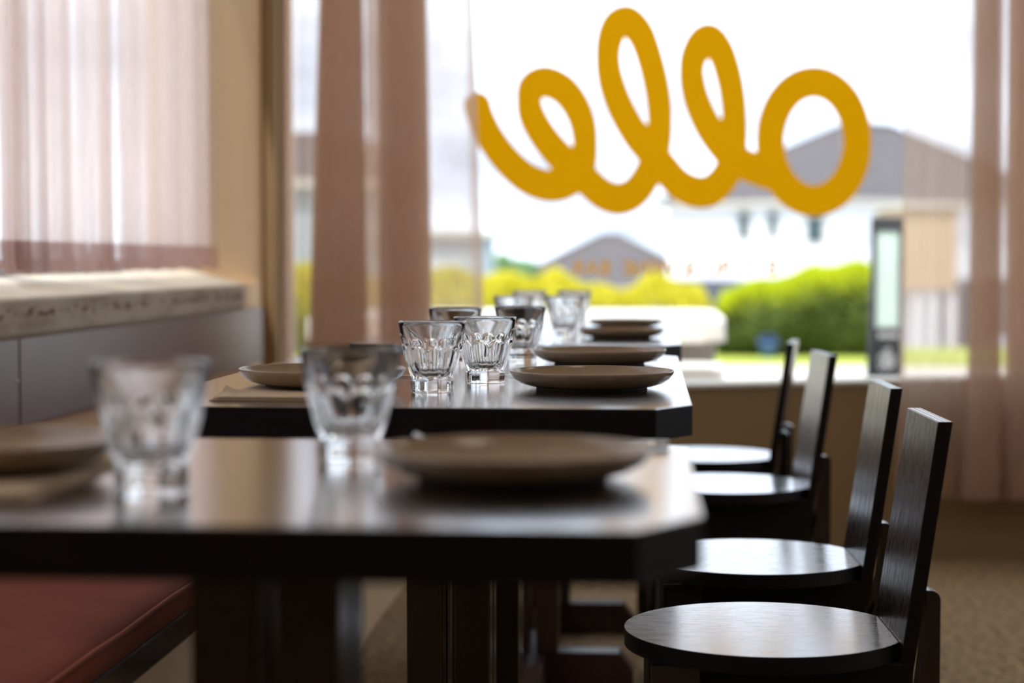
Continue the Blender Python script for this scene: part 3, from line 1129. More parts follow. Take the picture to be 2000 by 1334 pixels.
def sheet(name, plan_top, plan_bot, z1, z0, m, parent, nseg=8, rows=26, wob=0.004, seed=0, zfun=None):
    """cloth hanging between two plan curves, each a list of (x, y)"""
    A = smooth_path(plan_top, nseg)
    B = smooth_path(plan_bot, nseg)
    n = len(A)
    r = np.random.default_rng(seed)
    ph = r.uniform(0, 6.28, 6)
    verts, faces = [], []
    s = np.arange(n)
    for i in range(rows + 1):
        t = i / rows
        z = z1 + (z0 - z1) * t
        tt = t ** 1.3
        P = A * (1 - tt) + B * tt
        dx = wob * np.sin(s * 0.21 + ph[0] + 3 * t) * np.sin(4 * t + ph[1])
        dy = wob * np.cos(s * 0.17 + ph[2] + 2.3 * t) * np.sin(3 * t + ph[3] + 0.4)
        zz = np.full(n, z)
        if zfun is not None and i == rows:
            zz = zz + zfun(s)
        verts += [(P[k, 0] + dx[k], P[k, 1] + dy[k], zz[k]) for k in range(n)]
    for i in range(rows):
        for k in range(n - 1):
            a = i * n + k
            faces.append((a, a + 1, a + n + 1, a + n))
    return pyobj(name, verts, faces, m, parent, True)


# left-hand curtain of the front window: a run of S-folds, three layers deep where it looks brown
yc = 5.58


def P(lst, yb=yc):
    return [(X_at(px, yb), yb + dy) for px, dy in lst]


ct = empty('sheer_curtain', (0, 0, 0))
ct.location = (0, 0, 0)


def zig(px0, px1, n, d0, d1, seed):
    """n passes back and forth between px0 and px1 while moving from depth d0 to d1"""
    r = np.random.default_rng(seed)
    q = []
    for k in range(n):
        a_, b_ = (px0, px1) if k % 2 == 0 else (px1, px0)
        w_ = px1 - px0
        f0_, f1_ = d0 + (d1 - d0) * (k + 0.15) / n, d0 + (d1 - d0) * (k + 0.85) / n
        sg_ = 1 if b_ > a_ else -1
        q += [(a_ + sg_ * w_ * r.uniform(0, .30), f0_), ((a_ + b_) / 2, (f0_ + f1_) / 2 + r.uniform(-.006, .006)), (b_ - sg_ * w_ * r.uniform(0, .30), f1_)]
    return q


top = ([(560, .07), (570, .04), (563, .01)] + [(576, .0), (594, -.02), (612, .01)] + zig(632, 708, 7, -.05, .05, 1) + zig(700, 744, 3, .055, .075, 6) +
       zig(736, 834, 7, -.05, .07, 2) + [(842, .04), (862, .0), (886, -.02), (905, .01), (911, .03), (896, .05)])
bot = ([(546, .09), (564, .05), (554, .0)] + [(568, .0), (582, -.03), (594, .02)] + zig(590, 722, 7, -.06, .06, 1) + zig(706, 750, 3, .065, .085, 6) +
       zig(740, 850, 7, -.06, .08, 2) + [(860, .04), (884, .0), (912, -.03), (938, .01), (946, .03), (926, .05)])
sheet('cloth', P(top), P(bot), 2.62, 0.50, M['sheer'], ct, 8, 30, 0.004, 3)
tag(ct, 'bunched pink brown sheer curtain at the left side of the front window', 'curtain', 'sheer curtains')

ct2 = empty('sheer_curtain', (0, 0, 0))
top = ([(1778, .04), (1786, .02), (1798, .0), (1826, .02), (1846, -.01), (1862, .01), (1868, .0), (1874, .02)] + [(1888, .02)] +
       zig(1894, 1952, 5, -.05, .03, 3) + [(1958, .0)] + zig(1958, 2030, 5, -.04, .06, 4) + zig(2036, 2120, 3, -.04, .06, 5) + [(2180, 0), (2240, 0)])
bot = ([(1756, .05), (1766, .03), (1784, .0), (1816, .02), (1840, -.01), (1858, .01), (1866, .0), (1874, .02)] + [(1884, .02)] +
       zig(1886, 1962, 5, -.06, .04, 3) + [(1968, .0)] + zig(1962, 2048, 5, -.05, .07, 4) + zig(2050, 2140, 3, -.05, .07, 5) + [(2200, 0), (2260, 0)])
yc2 = 5.62
sheet('cloth', P(top, yc2), P(bot, yc2), 2.62, 0.205, M['sheer'], ct2, 8, 30, 0.003, 8)
sheet('hem', [(x, y - 0.003) for x, y in P(bot, yc2)], [(x, y - 0.003) for x, y in P(bot, yc2)], 0.29, 0.205, M['sheer'], ct2, 8, 3, 0.0, 8)
tag(ct2, 'long pink brown sheer curtain at the right side, its hem well above the carpet', 'curtain', 'sheer curtains')

# curtain in the recess of the left window
ct3 = empty('sheer_curtain', (0, 0, 0))
r3 = np.random.default_rng(21)
XC = XL - 0.095
topp, bott = [], []
y = WL0 + 0.06
while y < 5.33:
    st = r3.uniform(0.022, 0.05) if r3.random() < 0.75 else r3.uniform(0.05, 0.09)
    sgn = 1 if len(topp) % 2 == 0 else -1
    am = r3.uniform(0.008, 0.026)
    if r3.random() < 0.22:
        topp += [(XC + am, y), (XC - 0.004, y + st * 0.7), (XC - am, y + st * 0.15), (XC - am * 0.6, y + st)]
        bott += [(XC + am * 1.4, y), (XC - 0.004, y + st * 0.9), (XC - am, y + st * 0.0), (XC - am * 0.6, y + st)]
    else:
        topp.append((XC + sgn * am, y)); bott.append((XC + sgn * am * 1.3, y))
    y += st
topp += [(XC - .01, 5.36), (XC + 0.012, 5.385)]
bott += [(XC - .01, 5.39), (XC + 0.03, 5.43)]
sheet('cloth', topp, bott, 2.595, 0.955, M['sheer_side'], ct3, 5, 20, 0.003, 5)
# double hem, gathered, with a wavy lower edge
sheet('hem', bott, [(x + 0.004, yy) for x, yy in bott], 0.957, 0.893, M['hem'], ct3, 5, 5, 0.0015, 6,
      zfun=lambda s: 0.006 * np.sin(s * 0.9) * np.sin(s * 0.13))
tag(ct3, 'pale backlit sheer curtain with dark gathered hem in the left window recess', 'curtain', 'sheer curtains')

for (x0, x1, y0, y1, z, lab) in ((-1.15, -0.45, 5.565, 5.595, 2.622, 'curtain rail above the left curtain of the front window'),
                                 (0.68, 1.9, 5.605, 5.635, 2.622, 'curtain rail above the right curtain of the front window'),
                                 (XC - 0.012, XC + 0.012, WL0, WL1, 2.598, 'curtain rail inside the left window recess')):
    t = empty('curtain_rail', ((x0 + x1) / 2, (y0 + y1) / 2, z))
    hx, hy = (x1 - x0) / 2, (y1 - y0) / 2
    box('track', -hx, hx, -hy, hy, 0, 0.022, M['frame_cream'], t, 0.002)
    if hx > hy:
        for s in (-0.9, 0.9):
            box('bracket', s * hx - 0.01, s * hx + 0.01, -hy, YF - (y0 + y1) / 2, 0.022, 0.04, M['frame_cream'], t)
    tag(t, lab, 'rail', 'curtain rails')

# ------------------------------------------------------------------ yellow script lettering on the front window
ZS = 2000 / 860.0


def sg(X, Y_):
    p = at_y(880 + X / ZS, Y_ / ZS, YG - 0.006)
    return (p.x, p.z)


def stroke_samples(pts, closed, hw0, hwx):
    C = smooth_path(pts, 8, closed)
    n = len(C)
    T = np.roll(C, -1, 0) - np.roll(C, 1, 0)
    if not closed:
        T[0] = C[1] - C[0]
        T[-1] = C[-1] - C[-2]
    T /= np.linalg.norm(T, axis=1)[:, None]
    hw = hw0 + hwx * np.abs(T[:, 0])
    if not closed:
        hw[0] *= 0.80
    return C, hw


def script_field(strokes, X, Y_):
    """signed distance (photo-of-the-sign units) to the union of the strokes"""
    best = np.full(X.shape, 1e9)
    for C, hw, closed in strokes:
        n = len(C)
        for i in range(n if closed else n - 1):
            a, b = C[i], C[(i + 1) % n]
            d = b - a
            t = np.clip(((X - a[0]) * d[0] + (Y_ - a[1]) * d[1]) / (d @ d), 0, 1)
            dd = np.hypot(X - a[0] - t * d[0], Y_ - a[1] - t * d[1]) - (hw[i] * (1 - t) + hw[(i + 1) % n] * t)
            best = np.minimum(best, dd)
    return best


def march(Fd, gx, gy):
    """polygons covering Fd < 0 on a grid, edges interpolated"""
    ver, idx, fac = [], {}, []

    def vid(key, p):
        if key not in idx:
            idx[key] = len(ver)
            ver.append(p)
        return idx[key]
    ny, nx = Fd.shape
    for j in range(ny - 1):
        for i in range(nx - 1):
            c = [(i, j), (i + 1, j), (i + 1, j + 1), (i, j + 1)]
            v = [Fd[q[1], q[0]] for q in c]
            if min(v) >= 0:
                continue
            poly = []
            for k in range(4):
                p, q = c[k], c[(k + 1) % 4]
                fp, fq = v[k], v[(k + 1) % 4]
                if fp < 0:
                    poly.append(vid(('c',) + p, (gx[p[0]], gy[p[1]])))
                if (fp < 0) != (fq < 0):
                    t = fp / (fp - fq)
                    poly.append(vid(('e',) + tuple(sorted((p, q))),
                                    (gx[p[0]] + t * (gx[q[0]] - gx[p[0]]), gy[p[1]] + t * (gy[q[1]] - gy[p[1]]))))
            if len(poly) > 2:
                fac.append(poly)
    return ver, fac


script = [(118, 468), (148, 560), (196, 650), (262, 735), (342, 806), (430, 842), (505, 838), (566, 800), (602, 738), (612, 650),
          (600, 560), (563, 470), (505, 402), (432, 372), (377, 392), (357, 445), (368, 520), (416, 610), (482, 694), (560, 764),
          (622, 822), (690, 880), (765, 903), (838, 872), (896, 790), (936, 690), (951, 560), (942, 430), (912, 290), (866, 160), (805, 97),
          (748, 122), (718, 210), (721, 330), (760, 460), (826, 588), (900, 682), (966, 755), (1042, 838), (1128, 873), (1200, 852),
          (1262, 770), (1290, 650), (1288, 500), (1270, 370), (1234, 250), (1184, 182), (1138, 196), (1102, 268), (1096, 350),
          (1120, 460), (1170, 572), (1234, 664), (1306, 730), (1376, 764), (1450, 790)]
oval = [(1650 + 198 * math.cos(a), 642 + 270 * math.sin(a)) for a in np.linspace(0, 2 * math.pi, 25)[:-1]]
ws = empty('window_script', (0, 0, 0))
strokes = [(*stroke_samples(script, False, 57, 16), False), (*stroke_samples(oval, True, 64, 7), True)]
gx = np.arange(20, 1960, 9.0)
gy = np.arange(-10, 1020, 9.0)
GX, GY = np.meshgrid(gx, gy)
sv2, sf = march(script_field(strokes, GX, GY), gx, gy)
pyobj('script_stroke', [(sg(*q)[0], YG - 0.004, sg(*q)[1]) for q in sv2], sf, M['vinyl'], ws)
tag(ws, 'large yellow looping script lettering stuck on the front window glass', 'lettering')

# the small line below it, read from the street: BISTRO & WINE BAR
st = empty('window_text', (0, 0, 0))
letters = [('B', 1508), ('I', 1485), ('S', 1461), ('T', 1438), ('R', 1415), ('O', 1391), ('&', 1346), ('W', 1299), ('I', 1274), ('N', 1251),
           ('E', 1226), ('B', 1182), ('A', 1156), ('R', 1128)]
for chx, px in letters:
    cu = bpy.data.curves.new('letter', 'FONT')
    cu.body = chx
    cu.align_x = 'CENTER'
    cu.size = 0.066
    cu.offset = 0.0008
    tmp = bpy.data.objects.new('letter', cu)
    COL.objects.link(tmp)
    bpy.context.view_layer.update()
    me = bpy.data.meshes.new_from_object(tmp)
    bpy.data.objects.remove(tmp)
    me.materials.clear()
    me.materials.append(M['vinyl'])
    me.name = 'letter'
    o = bpy.data.objects.new('letter', me)
    p = at_y(px, 537, YG - 0.003)
    o.location = p
    o.rotation_euler = (math.pi / 2, 0, math.pi)
    link(o, st)
tag(st, 'small line of yellow capital letters on the glass below the big script', 'lettering')

# ------------------------------------------------------------------ outside: ground
bm = bmesh.new()
add_box(bm, -14, 14, YF + 0.2, 16.4, -0.3, -0.02)
struct('ground', bm, M['paving'])
bm = bmesh.new()
add_box(bm, -14, 14, 16.4, 19.5, -0.3, 0.0)
struct('lawn', bm, M['grass'])
hv = [(-60, 19.5, -0.1), (60, 19.5, -0.1), (60, 40, -4), (-60, 40, -4), (60, 170, -5), (-60, 170, -5)]
o = pyobj('hillside', hv, [(0, 1, 2, 3), (3, 2, 4, 5)], M['asphalt'])
o['kind'] = 'structure'
bm = bmesh.new()
add_box(bm, -14, XL - WT, -40, YF + 0.2, -0.3, -0.02)
add_box(bm, -160, -14, -40, 19.4, -0.5, -0.15)
struct('side_ground', bm, M['paving'])

# outdoor table and bench of thick cream slabs


def slab(bm, x0, x1, y0, y1, z0, z1, r):
    pts = []
    for cx, cy, a in ((x1 - r, y1 - r, 0), (x0 + r, y1 - r, 90), (x0 + r, y0 + r, 180), (x1 - r, y0 + r, 270)):
        for k in range(7):
            t_ = math.radians(a + k * 15)
            pts.append((cx + r * math.cos(t_), cy + r * math.sin(t_)))
    add_prism(bm, pts, z0, z1, 0.022, 3)


tx1 = X_at(1418, 7.9)
t = empty('outdoor_table', (tx1 - 0.9, 8.6, -0.02))
bm = bmesh.new()
slab(bm, -0.9, 0.9, -0.75, 0.85, 0.585, 0.684, 0.10)
obj('tabletop', bm, M['cream_bench'], t)
for xx in (-0.62, 0.62):
    box('leg', xx - 0.075, xx + 0.24 if xx > 0 else xx + 0.075, -0.60, 0.60, 0.0, 0.585, M['grey_leg'], t, 0.01)
tag(t, 'cream thick-topped outdoor table just outside the front window', 'table')
bx1 = X_at(1416, 7.4)
t = empty('outdoor_bench', (bx1 - 0.9, 7.55, -0.02))
bm = bmesh.new()
slab(bm, -0.9, 0.9, -0.2, 0.2, 0.43, 0.51, 0.06)
obj('seat_slab', bm, M['cream_bench'], t)
box('plinth', -0.80, 0.88, -0.15, 0.15, 0.0, 0.43, M['cream_bench'], t, 0.01)
tag(t, 'low cream outdoor bench in front of the cream table', 'bench')

# hedges


def hedge(name, segs, Y, depth, nleaf, pal, label):
    """segs: list of (x, top) giving the crest line"""
    t = empty(name, (segs[0][0], Y, 0))
    xs = np.array([s[0] for s in segs]); zs = np.array([s[1] for s in segs])
    x = rng.uniform(xs[0], xs[-1], nleaf)
    crest = np.interp(x, xs, zs) + 0.05 * np.sin(x * 5.1) + 0.03 * np.sin(x * 13.0 + 1)
    th = rng.uniform(0, 2 * math.pi, nleaf)
    shell = 1 - rng.power(2.0, nleaf) * 0 - rng.exponential(0.10, nleaf)
    shell = np.clip(shell, 0.3, 1.06)
    cz = crest * 0.52
    y = np.cos(th) * depth * shell * (1 + 0.18 * np.sin(x * 6 + th * 2))
    z = cz + np.sin(th) * cz * 0.95 * shell
    z = np.clip(z, 0.01, None)
    sz = rng.uniform(0.022, 0.042, nleaf)
    u = rng.normal(size=(nleaf, 3)); u /= np.linalg.norm(u, axis=1)[:, None]
    q = rng.normal(size=(nleaf, 3)); v = np.cross(u, q); v /= np.linalg.norm(v, axis=1)[:, None]
    c = np.stack([x - segs[0][0], y, z], 1)
    A = c + u * sz[:, None]; B = c + v * sz[:, None] * 0.55
    Cc = c - u * sz[:, None]; D = c - v * sz[:, None] * 0.55
    verts = np.stack([A, B, Cc, D], 1).reshape(-1, 3)
    me = bpy.data.meshes.new('foliage')
    me.vertices.add(nleaf * 4); me.vertices.foreach_set('co', verts.astype(np.float32).ravel())
    me.loops.add(nleaf * 4); me.loops.foreach_set('vertex_index', np.arange(nleaf * 4, dtype=np.int32))
    me.polygons.add(nleaf)
    me.polygons.foreach_set('loop_start', np.arange(0, nleaf * 4, 4, dtype=np.int32))
    me.polygons.foreach_set('loop_total', np.full(nleaf, 4, dtype=np.int32))
    me.update(calc_edges=True)
    # lime leaves towards the crown, green leaves lower down
    crown_mix = np.clip((z / crest - pal[3]) / 0.25 + rng.normal(0, 0.25, nleaf), 0, 1)
    base_green = np.array(pal[0]); mid = np.array(pal[1]); new = np.array(pal[2])
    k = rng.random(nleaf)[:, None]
    colr = (base_green * k + mid * (1 - k)) * (1 - crown_mix[:, None]) + new * crown_mix[:, None]
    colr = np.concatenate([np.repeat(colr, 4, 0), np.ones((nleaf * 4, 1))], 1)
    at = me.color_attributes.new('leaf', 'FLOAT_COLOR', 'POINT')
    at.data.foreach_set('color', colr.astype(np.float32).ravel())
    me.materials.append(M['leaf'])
    o = link(bpy.data.objects.new('foliage', me), t)
    o['kind'] = 'stuff'
    # stems
    for xx in np.arange(xs[0] + 0.3, xs[-1], 0.55):
        hgt = float(np.interp(xx, xs, zs)) * 0.8
        bm = bmesh.new()
        add_lathe(bm, [(0.022, 0), (0.016, hgt * 0.5), (0.006, hgt), (0, hgt)], 6)
        s = obj('stem', bm, M['bark'], t)
        s.location = (xx - segs[0][0], float(rng.uniform(-0.1, 0.1)), 0)
    tag(t, label, 'hedge', 'clipped hedges across the street')


HY = 18.0


def hz(px, py, Y=HY):
    p = at_y(px, py, Y)
    return (p.x, p.z)


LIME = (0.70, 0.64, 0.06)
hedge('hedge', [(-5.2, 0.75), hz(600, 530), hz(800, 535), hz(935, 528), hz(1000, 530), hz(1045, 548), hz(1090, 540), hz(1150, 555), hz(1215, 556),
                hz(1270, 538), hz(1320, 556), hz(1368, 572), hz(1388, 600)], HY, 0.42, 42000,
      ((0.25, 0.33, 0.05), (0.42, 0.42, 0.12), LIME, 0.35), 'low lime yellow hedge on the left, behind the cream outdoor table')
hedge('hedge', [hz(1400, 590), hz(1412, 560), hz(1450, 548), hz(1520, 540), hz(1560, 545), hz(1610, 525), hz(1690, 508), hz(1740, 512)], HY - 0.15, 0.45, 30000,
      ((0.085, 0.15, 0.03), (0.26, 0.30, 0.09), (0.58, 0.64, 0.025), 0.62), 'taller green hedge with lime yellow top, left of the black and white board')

# blue tub at the foot of the hedge
p = at_y(1500, 690, 17.2)
t = empty('plastic_tub', (p.x, 17.2, 0.0))
bm = bmesh.new()
add_lathe(bm, [(0, 0.0), (0.06, 0.0), (0.085, 0.14), (0.09, 0.14), (0.09, 0.15), (0.08, 0.15), (0.058, 0.01), (0, 0.01)], 24)
obj('bucket', bm, M['blue'], t, True)
bm = bmesh.new()
prev = None
for a in np.linspace(0, math.pi, 13):
    ct_ = Vector((0.088 * math.cos(a), 0, 0.145 + 0.07 * math.sin(a)))
    ring = [bm.verts.new(ct_ + Vector((0.004 * math.cos(a) * math.cos(b_), 0.004 * math.sin(b_), 0.004 * math.sin(a) * math.cos(b_)))) for b_ in np.linspace(0, 2 * math.pi, 7)[:-1]]
    if prev:
        for k in range(6):
            bm.faces.new((prev[k], prev[(k + 1) % 6], ring[(k + 1) % 6], ring[k]))
    prev = ring
obj('handle', bm, M['blue'], t)
tag(t, 'small blue plastic tub on the lawn in front of the hedge', 'bucket')

# pavement board sign outside on the right
BY = 7.3
pl, pr_ = at_y(1702, 425, BY), at_y(1766, 425, BY)
bw = pr_.x - pl.x
t = empty('pavement_sign', ((pl.x + pr_.x) / 2, BY, -0.02))
hb = bw / 2
ztop = pl.z + 0.02
zm = at_y(1702, 640, BY).z + 0.02
box('frame_rail', -hb, -hb + 0.018, -0.015, 0.015, 0, ztop, M['charcoal'], t, 0.002)
box('frame_rail', hb - 0.018, hb, -0.015, 0.015, 0, ztop, M['charcoal'], t, 0.002)
box('header', -hb + 0.018, hb - 0.018, -0.015, 0.015, ztop - 0.05, ztop, M['charcoal'], t, 0.002)
box('poster', -hb + 0.018, hb - 0.018, -0.006, 0.006, zm, ztop - 0.05, M['poster'], t)
box('lower_panel', -hb + 0.018, hb - 0.018, -0.010, 0.010, 0.08, zm, M['charcoal'], t)
# white script like the shop's own mark, and a faint small line above it
zl0, zl1 = at_y(1702, 722, BY).z + 0.02, at_y(1702, 676, BY).z + 0.02
aq = np.array(sv2)
mnx, mnz = aq.min(0)
mxx, mxz = aq.max(0)
nv = [(-(a - (mnx + mxx) / 2) / (mxx - mnx) * (bw - 0.06), -0.0125, zl1 + (c_ - mnz) / (mxz - mnz) * (zl0 - zl1)) for a, c_ in sv2]
pyobj('white_mark', nv, sf, M['white_paint'], t)
zq = at_y(1702, 655, BY).z + 0.02
for k in range(9):
    xx = -hb + 0.03 + k * (bw - 0.06) / 8.5
    box('white_stroke', xx, xx + 0.011, -0.012, -0.010, zq - 0.010, zq + 0.010, M['white_paint'], t)
for s in (-1, 1):
    box('rear_leg', s * (hb - 0.012) - 0.009, s * (hb - 0.012) + 0.009, -0.01, 0.01, 0, ztop - 0.1, M['charcoal'], t, 0.0,
        Matrix.Translation((0, 0.30, 0)) @ Matrix.Rotation(math.radians(17), 4, 'X'))
tag(t, 'charcoal framed pavement sign with pale poster and white lettering, outside right', 'sign')

# ------------------------------------------------------------------ outside: houses


def hip_house(name, loc, rz, hx, hy, zb, ze, zr, ridge, label, wall, win_faces, ov=0.5, dark_base=None):
    """box house with a hipped roof; ridge = half length of ridge along local x"""
    t = empty(name, (loc[0], loc[1], 0), rz)
    box('wall', -hx, hx, -hy, hy, zb, ze, wall, t)
    # stepped tile courses on the four slopes, one mesh
    ex, ey = hx + ov, hy + ov
    n = max(8, int((zr - ze) / 0.24))
    ver, fac = [], []

    def ring(k):
        f = k / n
        return (ex + (ridge - ex) * f, ey + (0.0 - ey) * f, ze - 0.05 + (zr - ze + 0.05) * f)
    for k in range(n):
        x0_, y0_, z0_ = ring(k)
        x1_, y1_, z1_ = ring(k + 1)
        lift = 0.05
        b = len(ver)
        ver += [(-x0_, -y0_, z0_ + lift), (x0_, -y0_, z0_ + lift), (x0_, y0_, z0_ + lift), (-x0_, y0_, z0_ + lift),
                (-x1_, -y1_, z1_), (x1_, -y1_, z1_), (x1_, y1_, z1_), (-x1_, y1_, z1_),
                (-x0_, -y0_, z0_), (x0_, -y0_, z0_), (x0_, y0_, z0_), (-x0_, y0_, z0_)]
        for i in range(4):
            j = (i + 1) % 4
            fac += [(b + i, b + j, b + 4 + j, b + 4 + i), (b + 8 + i, b + 8 + j, b + j, b + i)]
    pyobj('roof_tiles', ver, fac, M['roof'], t)['kind'] = 'stuff'
    # hip caps and ridge cap
    corners = [(-ex, -ey), (ex, -ey), (ex, ey), (-ex, ey)]
    for (cx, cy) in corners:
        a = Vector((cx, cy, ze + 0.05)); b = Vector((ridge * (1 if cx > 0 else -1), 0, zr + 0.05))
        d = b - a
        L = d.length
        o = box('hip_cap', -0.16, 0.16, -0.07, 0.07, 0, L, M['hip'], t)
        o.location = a
        o.rotation_mode = 'QUATERNION'
        o.rotation_quaternion = d.to_track_quat('Z', 'Y')
    if ridge > 0.1:
        box('ridge_cap', -ridge, ridge, -0.16, 0.16, zr - 0.02, zr + 0.12, M['hip'], t)
    box('fascia', -ex, ex, -ey, ey, ze - 0.25, ze - 0.03, M['soffit'], t)
    if dark_base is not None:
        box('dark_lower_wall', -hx - 0.05, hx + 0.05, -hy - 0.05, hy + 0.05, zb, dark_base, M['dark_trim'], t)
    for (side, u, z0_, z1_, wd) in win_faces:
        f = empty_part('window', t)
        if side == 'f':
            w_ = box('window', u - wd / 2, u + wd / 2, -hy - 0.06, -hy + 0.02, z0_, z1_, M['soffit'], t)
            box('glazing', u - wd / 2 + 0.06, u + wd / 2 - 0.06, -hy - 0.08, -hy - 0.04, z0_ + 0.1, z1_ - 0.1, M['house_glass'], w_)
        else:
            sx_ = -1 if side == 'l' else 1
            xa, xb = sorted((sx_ * (hx + 0.06), sx_ * (hx - 0.02)))
            w_ = box('window', xa, xb, u - wd / 2, u + wd / 2, z0_, z1_, M['soffit'], t)
            xa, xb = sorted((sx_ * (hx + 0.08), sx_ * (hx + 0.04)))
            box('glazing', xa, xb, u - wd / 2 + 0.06, u + wd / 2 - 0.06, z0_ + 0.1, z1_ - 0.1, M['house_glass'], w_)
    tag(t, label, 'house', 'houses across the street')
    return t


def empty_part(*a):
    return None


# big white house on the right, standing corner-on
YH = 80.0
kH = YH / F
zE = CAMZ + (505 - 388) * kH
zR = CAMZ + (505 - 222) * kH
th = math.radians(45)
hy = 333 * kH / 2 / math.sin(th)
hx = (100 * kH + hy * math.sin(th)) / math.cos(th)
xc = X_at(1645, YH) + hx * math.cos(th) - hy * math.sin(th)
ycn = YH + hx * math.sin(th) + hy * math.cos(th)
ww = []
for px, w_px, ya, yb in ((1466, 24, 470, 412), (1521, 20, 466, 412), (1598, 34, 478, 420)):
    t_ = (1645 - px) / 333
    ww.append(('l', -hy + 2 * hy * t_, CAMZ + (505 - ya) * kH * (1 + 0.09 * t_), CAMZ + (505 - yb) * kH * (1 + 0.09 * t_), w_px * kH / math.sin(th)))
hip_house('house', (xc, ycn), th, hx, hy, -5.5, zE, zR + 0.1, 1.6,
          'white two-storey house with grey tiled hip roof at the right', M['white_wall'], ww, 0.45,
          CAMZ + (505 - 548) * kH)

# grey roofed house in the middle distance, lower down the hill
Y2 = 104.0
k2 = Y2 / F
xl, xr_ = X_at(985, Y2), X_at(1395, Y2)
hip_house('house', ((xl + xr_) / 2, Y2 + 5.0), 0.0, (xr_ - xl) / 2, 5.0, -6.0, CAMZ + (505 - 560) * k2, CAMZ + (505 - 456) * k2, 0.45,
          'house down the hill showing only its dark grey tiled roof above the hedge', M['white_wall'],
          [('f', 0.4, -3.6, -2.4, 1.4)], 0.5)
# blue grey house at the far left, behind the curtain edge
Y3 = 45.0
k3 = Y3 / F
xl, xr_ = X_at(380, Y3), X_at(742, Y3)
hip_house('house', ((xl + xr_) / 2, Y3 + 3.0), 0.0, (xr_ - xl) / 2, 3.0, -4.0, CAMZ + (505 - 345) * k3, CAMZ + (505 - 250) * k3, 1.2,
          'blue grey house at the far left, seen through the bunched curtain', M['blue_grey'],
          [('f', 0.8, -0.6, 0.4, 0.8)], 0.35)
t = empty('garage', (X_at(835, 40.0), 41.5, 0))
hw_ = X_at(944, 40.0) - X_at(835, 40.0)
zg = CAMZ + (505 - 462) * 40.0 / F
box('wall', -hw_, hw_, -1.5, 1.5, -4.0, zg, M['blue_grey'], t)
box('flat_roof', -hw_ - 0.15, hw_ + 0.32, -1.7, 1.7, zg, zg + 0.12, M['soffit'], t)
box('door', hw_ - 2.2, hw_ - 0.5, -1.56, -1.48, -3.9, zg - 0.6, M['white_paint'], t)
tag(t, 'blue grey flat-roofed garage at the edge of the left curtain, beyond the hedge', 'garage')
# beige outbuilding on the right, seen through the right curtain
Y4 = 30.0
k4 = Y4 / F
xl, xr_ = X_at(1754, Y4), X_at(1868, Y4)
t = empty('outbuilding', ((xl + xr_) / 2, Y4 + 1.5, 0))
hw_ = (xr_ - xl) / 2
z0_, z1_ = CAMZ + (505 - 566) * k4, CAMZ + (505 - 408) * k4
box('wall', -hw_, hw_, -1.5, 1.5, z0_, z1_, M['beige'], t)
box('flat_roof', -hw_ - 0.08, hw_ + 0.08, -1.6, 1.6, z1_, z1_ + 0.07, M['soffit'], t)
for s in (-1, -0.33, 0.33, 1):
    box('post', s * (hw_ - 0.06) - 0.06, s * (hw_ - 0.06) + 0.06, -1.45, -1.33, -3.0, z0_, M['white_paint'], t)
box('rear_wall', -hw_, hw_, 1.35, 1.5, -3.0, z0_, M['white_wall'], t)
tag(t, 'beige flat-roofed outbuilding on white posts, seen through the right curtain', 'building')

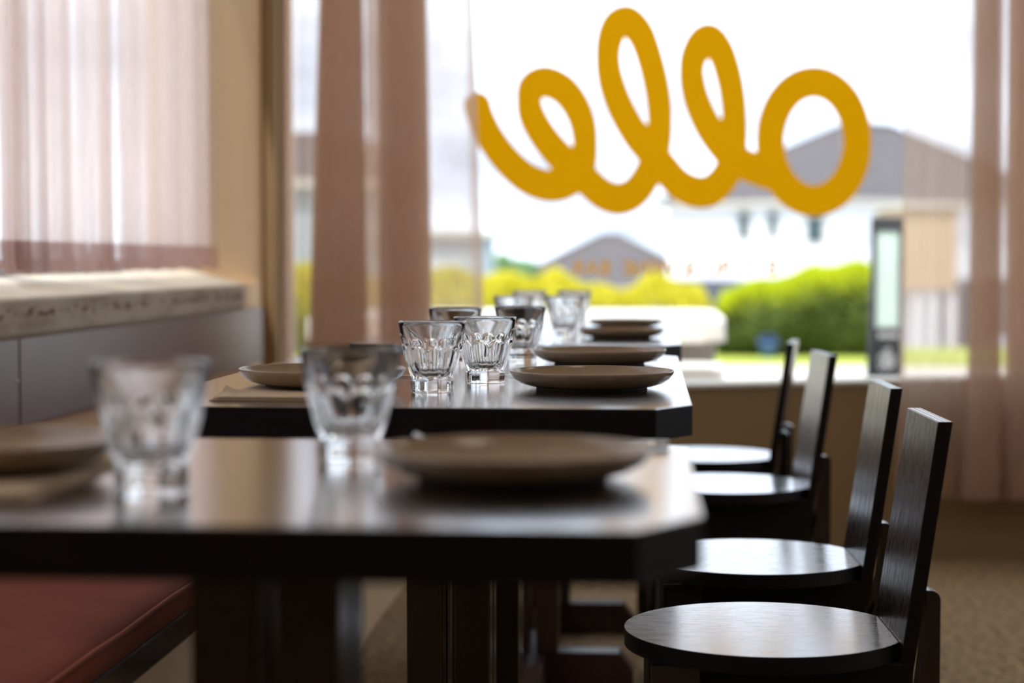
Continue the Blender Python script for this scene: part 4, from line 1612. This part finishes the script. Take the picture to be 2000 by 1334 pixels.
# dark parked car behind the pavement sign
t = empty('parked_car', (X_at(2045, 27.0), 27.0, -1.50), 0.0)
prof = [(-2.0, 0.25), (-2.05, 0.55), (-1.9, 0.72), (-1.15, 0.82), (-0.55, 1.28), (0.75, 1.32), (1.45, 0.92), (2.0, 0.85), (2.08, 0.5), (2.0, 0.25)]
bm = bmesh.new()
lo = [bm.verts.new((p[0], -0.85, p[1])) for p in prof]
hi = [bm.verts.new((p[0], 0.85, p[1])) for p in prof]
bm.faces.new(lo); bm.faces.new(list(reversed(hi)))
for k in range(len(prof)):
    j = (k + 1) % len(prof)
    bm.faces.new((lo[k], hi[k], hi[j], lo[j]))
bmesh.ops.recalc_face_normals(bm, faces=bm.faces[:])
bmesh.ops.bevel(bm, geom=bm.edges[:], offset=0.04, segments=2, affect='EDGES')
obj('body', bm, M['car_dark'], t)
for x0_, x1_ in ((-0.72, 0.0), (0.06, 0.95)):
    box('side_window', x0_, x1_, -0.86, -0.84, 0.88, 1.22, M['house_glass'], t, 0.004)
for xx in (-1.3, 1.3):
    for yy in (-0.8, 0.8):
        bm = bmesh.new()
        add_lathe(bm, [(0, -0.09), (0.27, -0.09), (0.31, -0.06), (0.31, 0.06), (0.27, 0.09), (0, 0.09)], 24)
        for v in bm.verts:
            v.co = Vector((v.co.x + xx, v.co.z + yy, v.co.y + 0.31))
        obj('wheel', bm, M['tyre'], t)
tag(t, 'small dark blue parked car behind the pavement sign and right curtain', 'car')

# far trees at the left


def tree(px, py_top, Y, r, lab):
    p = at_y(px, py_top, Y)
    t = empty('tree', (p.x, Y, -4))
    bm = bmesh.new()
    add_lathe(bm, [(0.22, 0), (0.16, 2.5), (0.08, p.z + 4 - r), (0, p.z + 4 - r * 0.8)], 8)
    obj('trunk', bm, M['bark'], t)
    bm = bmesh.new()
    rr = random.Random(int(px))
    for k in range(16):
        a = rr.uniform(0, 6.28); e = rr.uniform(-0.6, 0.9)
        q = Vector((math.cos(a) * math.cos(e) * r * 0.75, math.sin(a) * math.cos(e) * r * 0.75, p.z + 4 - r + math.sin(e) * r * 0.6))
        m_ = Matrix.Translation(q) @ Matrix.Scale(r * rr.uniform(0.32, 0.52), 4)
        bmesh.ops.create_icosphere(bm, subdivisions=2, radius=1.0, matrix=m_)
    for v in bm.verts:
        v.co += v.normal * 0 + Vector((rr.uniform(-1, 1), rr.uniform(-1, 1), rr.uniform(-1, 1))) * r * 0.05
    obj('crown', bm, M['tree_leaf'], t)
    tag(t, lab, 'tree', 'trees beyond the hedge')


tree(965, 487, 62, 0.75, 'round green tree beyond the hedge, right of the blue grey house')
tree(1010, 500, 66, 0.7, 'smaller dark green tree beside the grey roofed house')
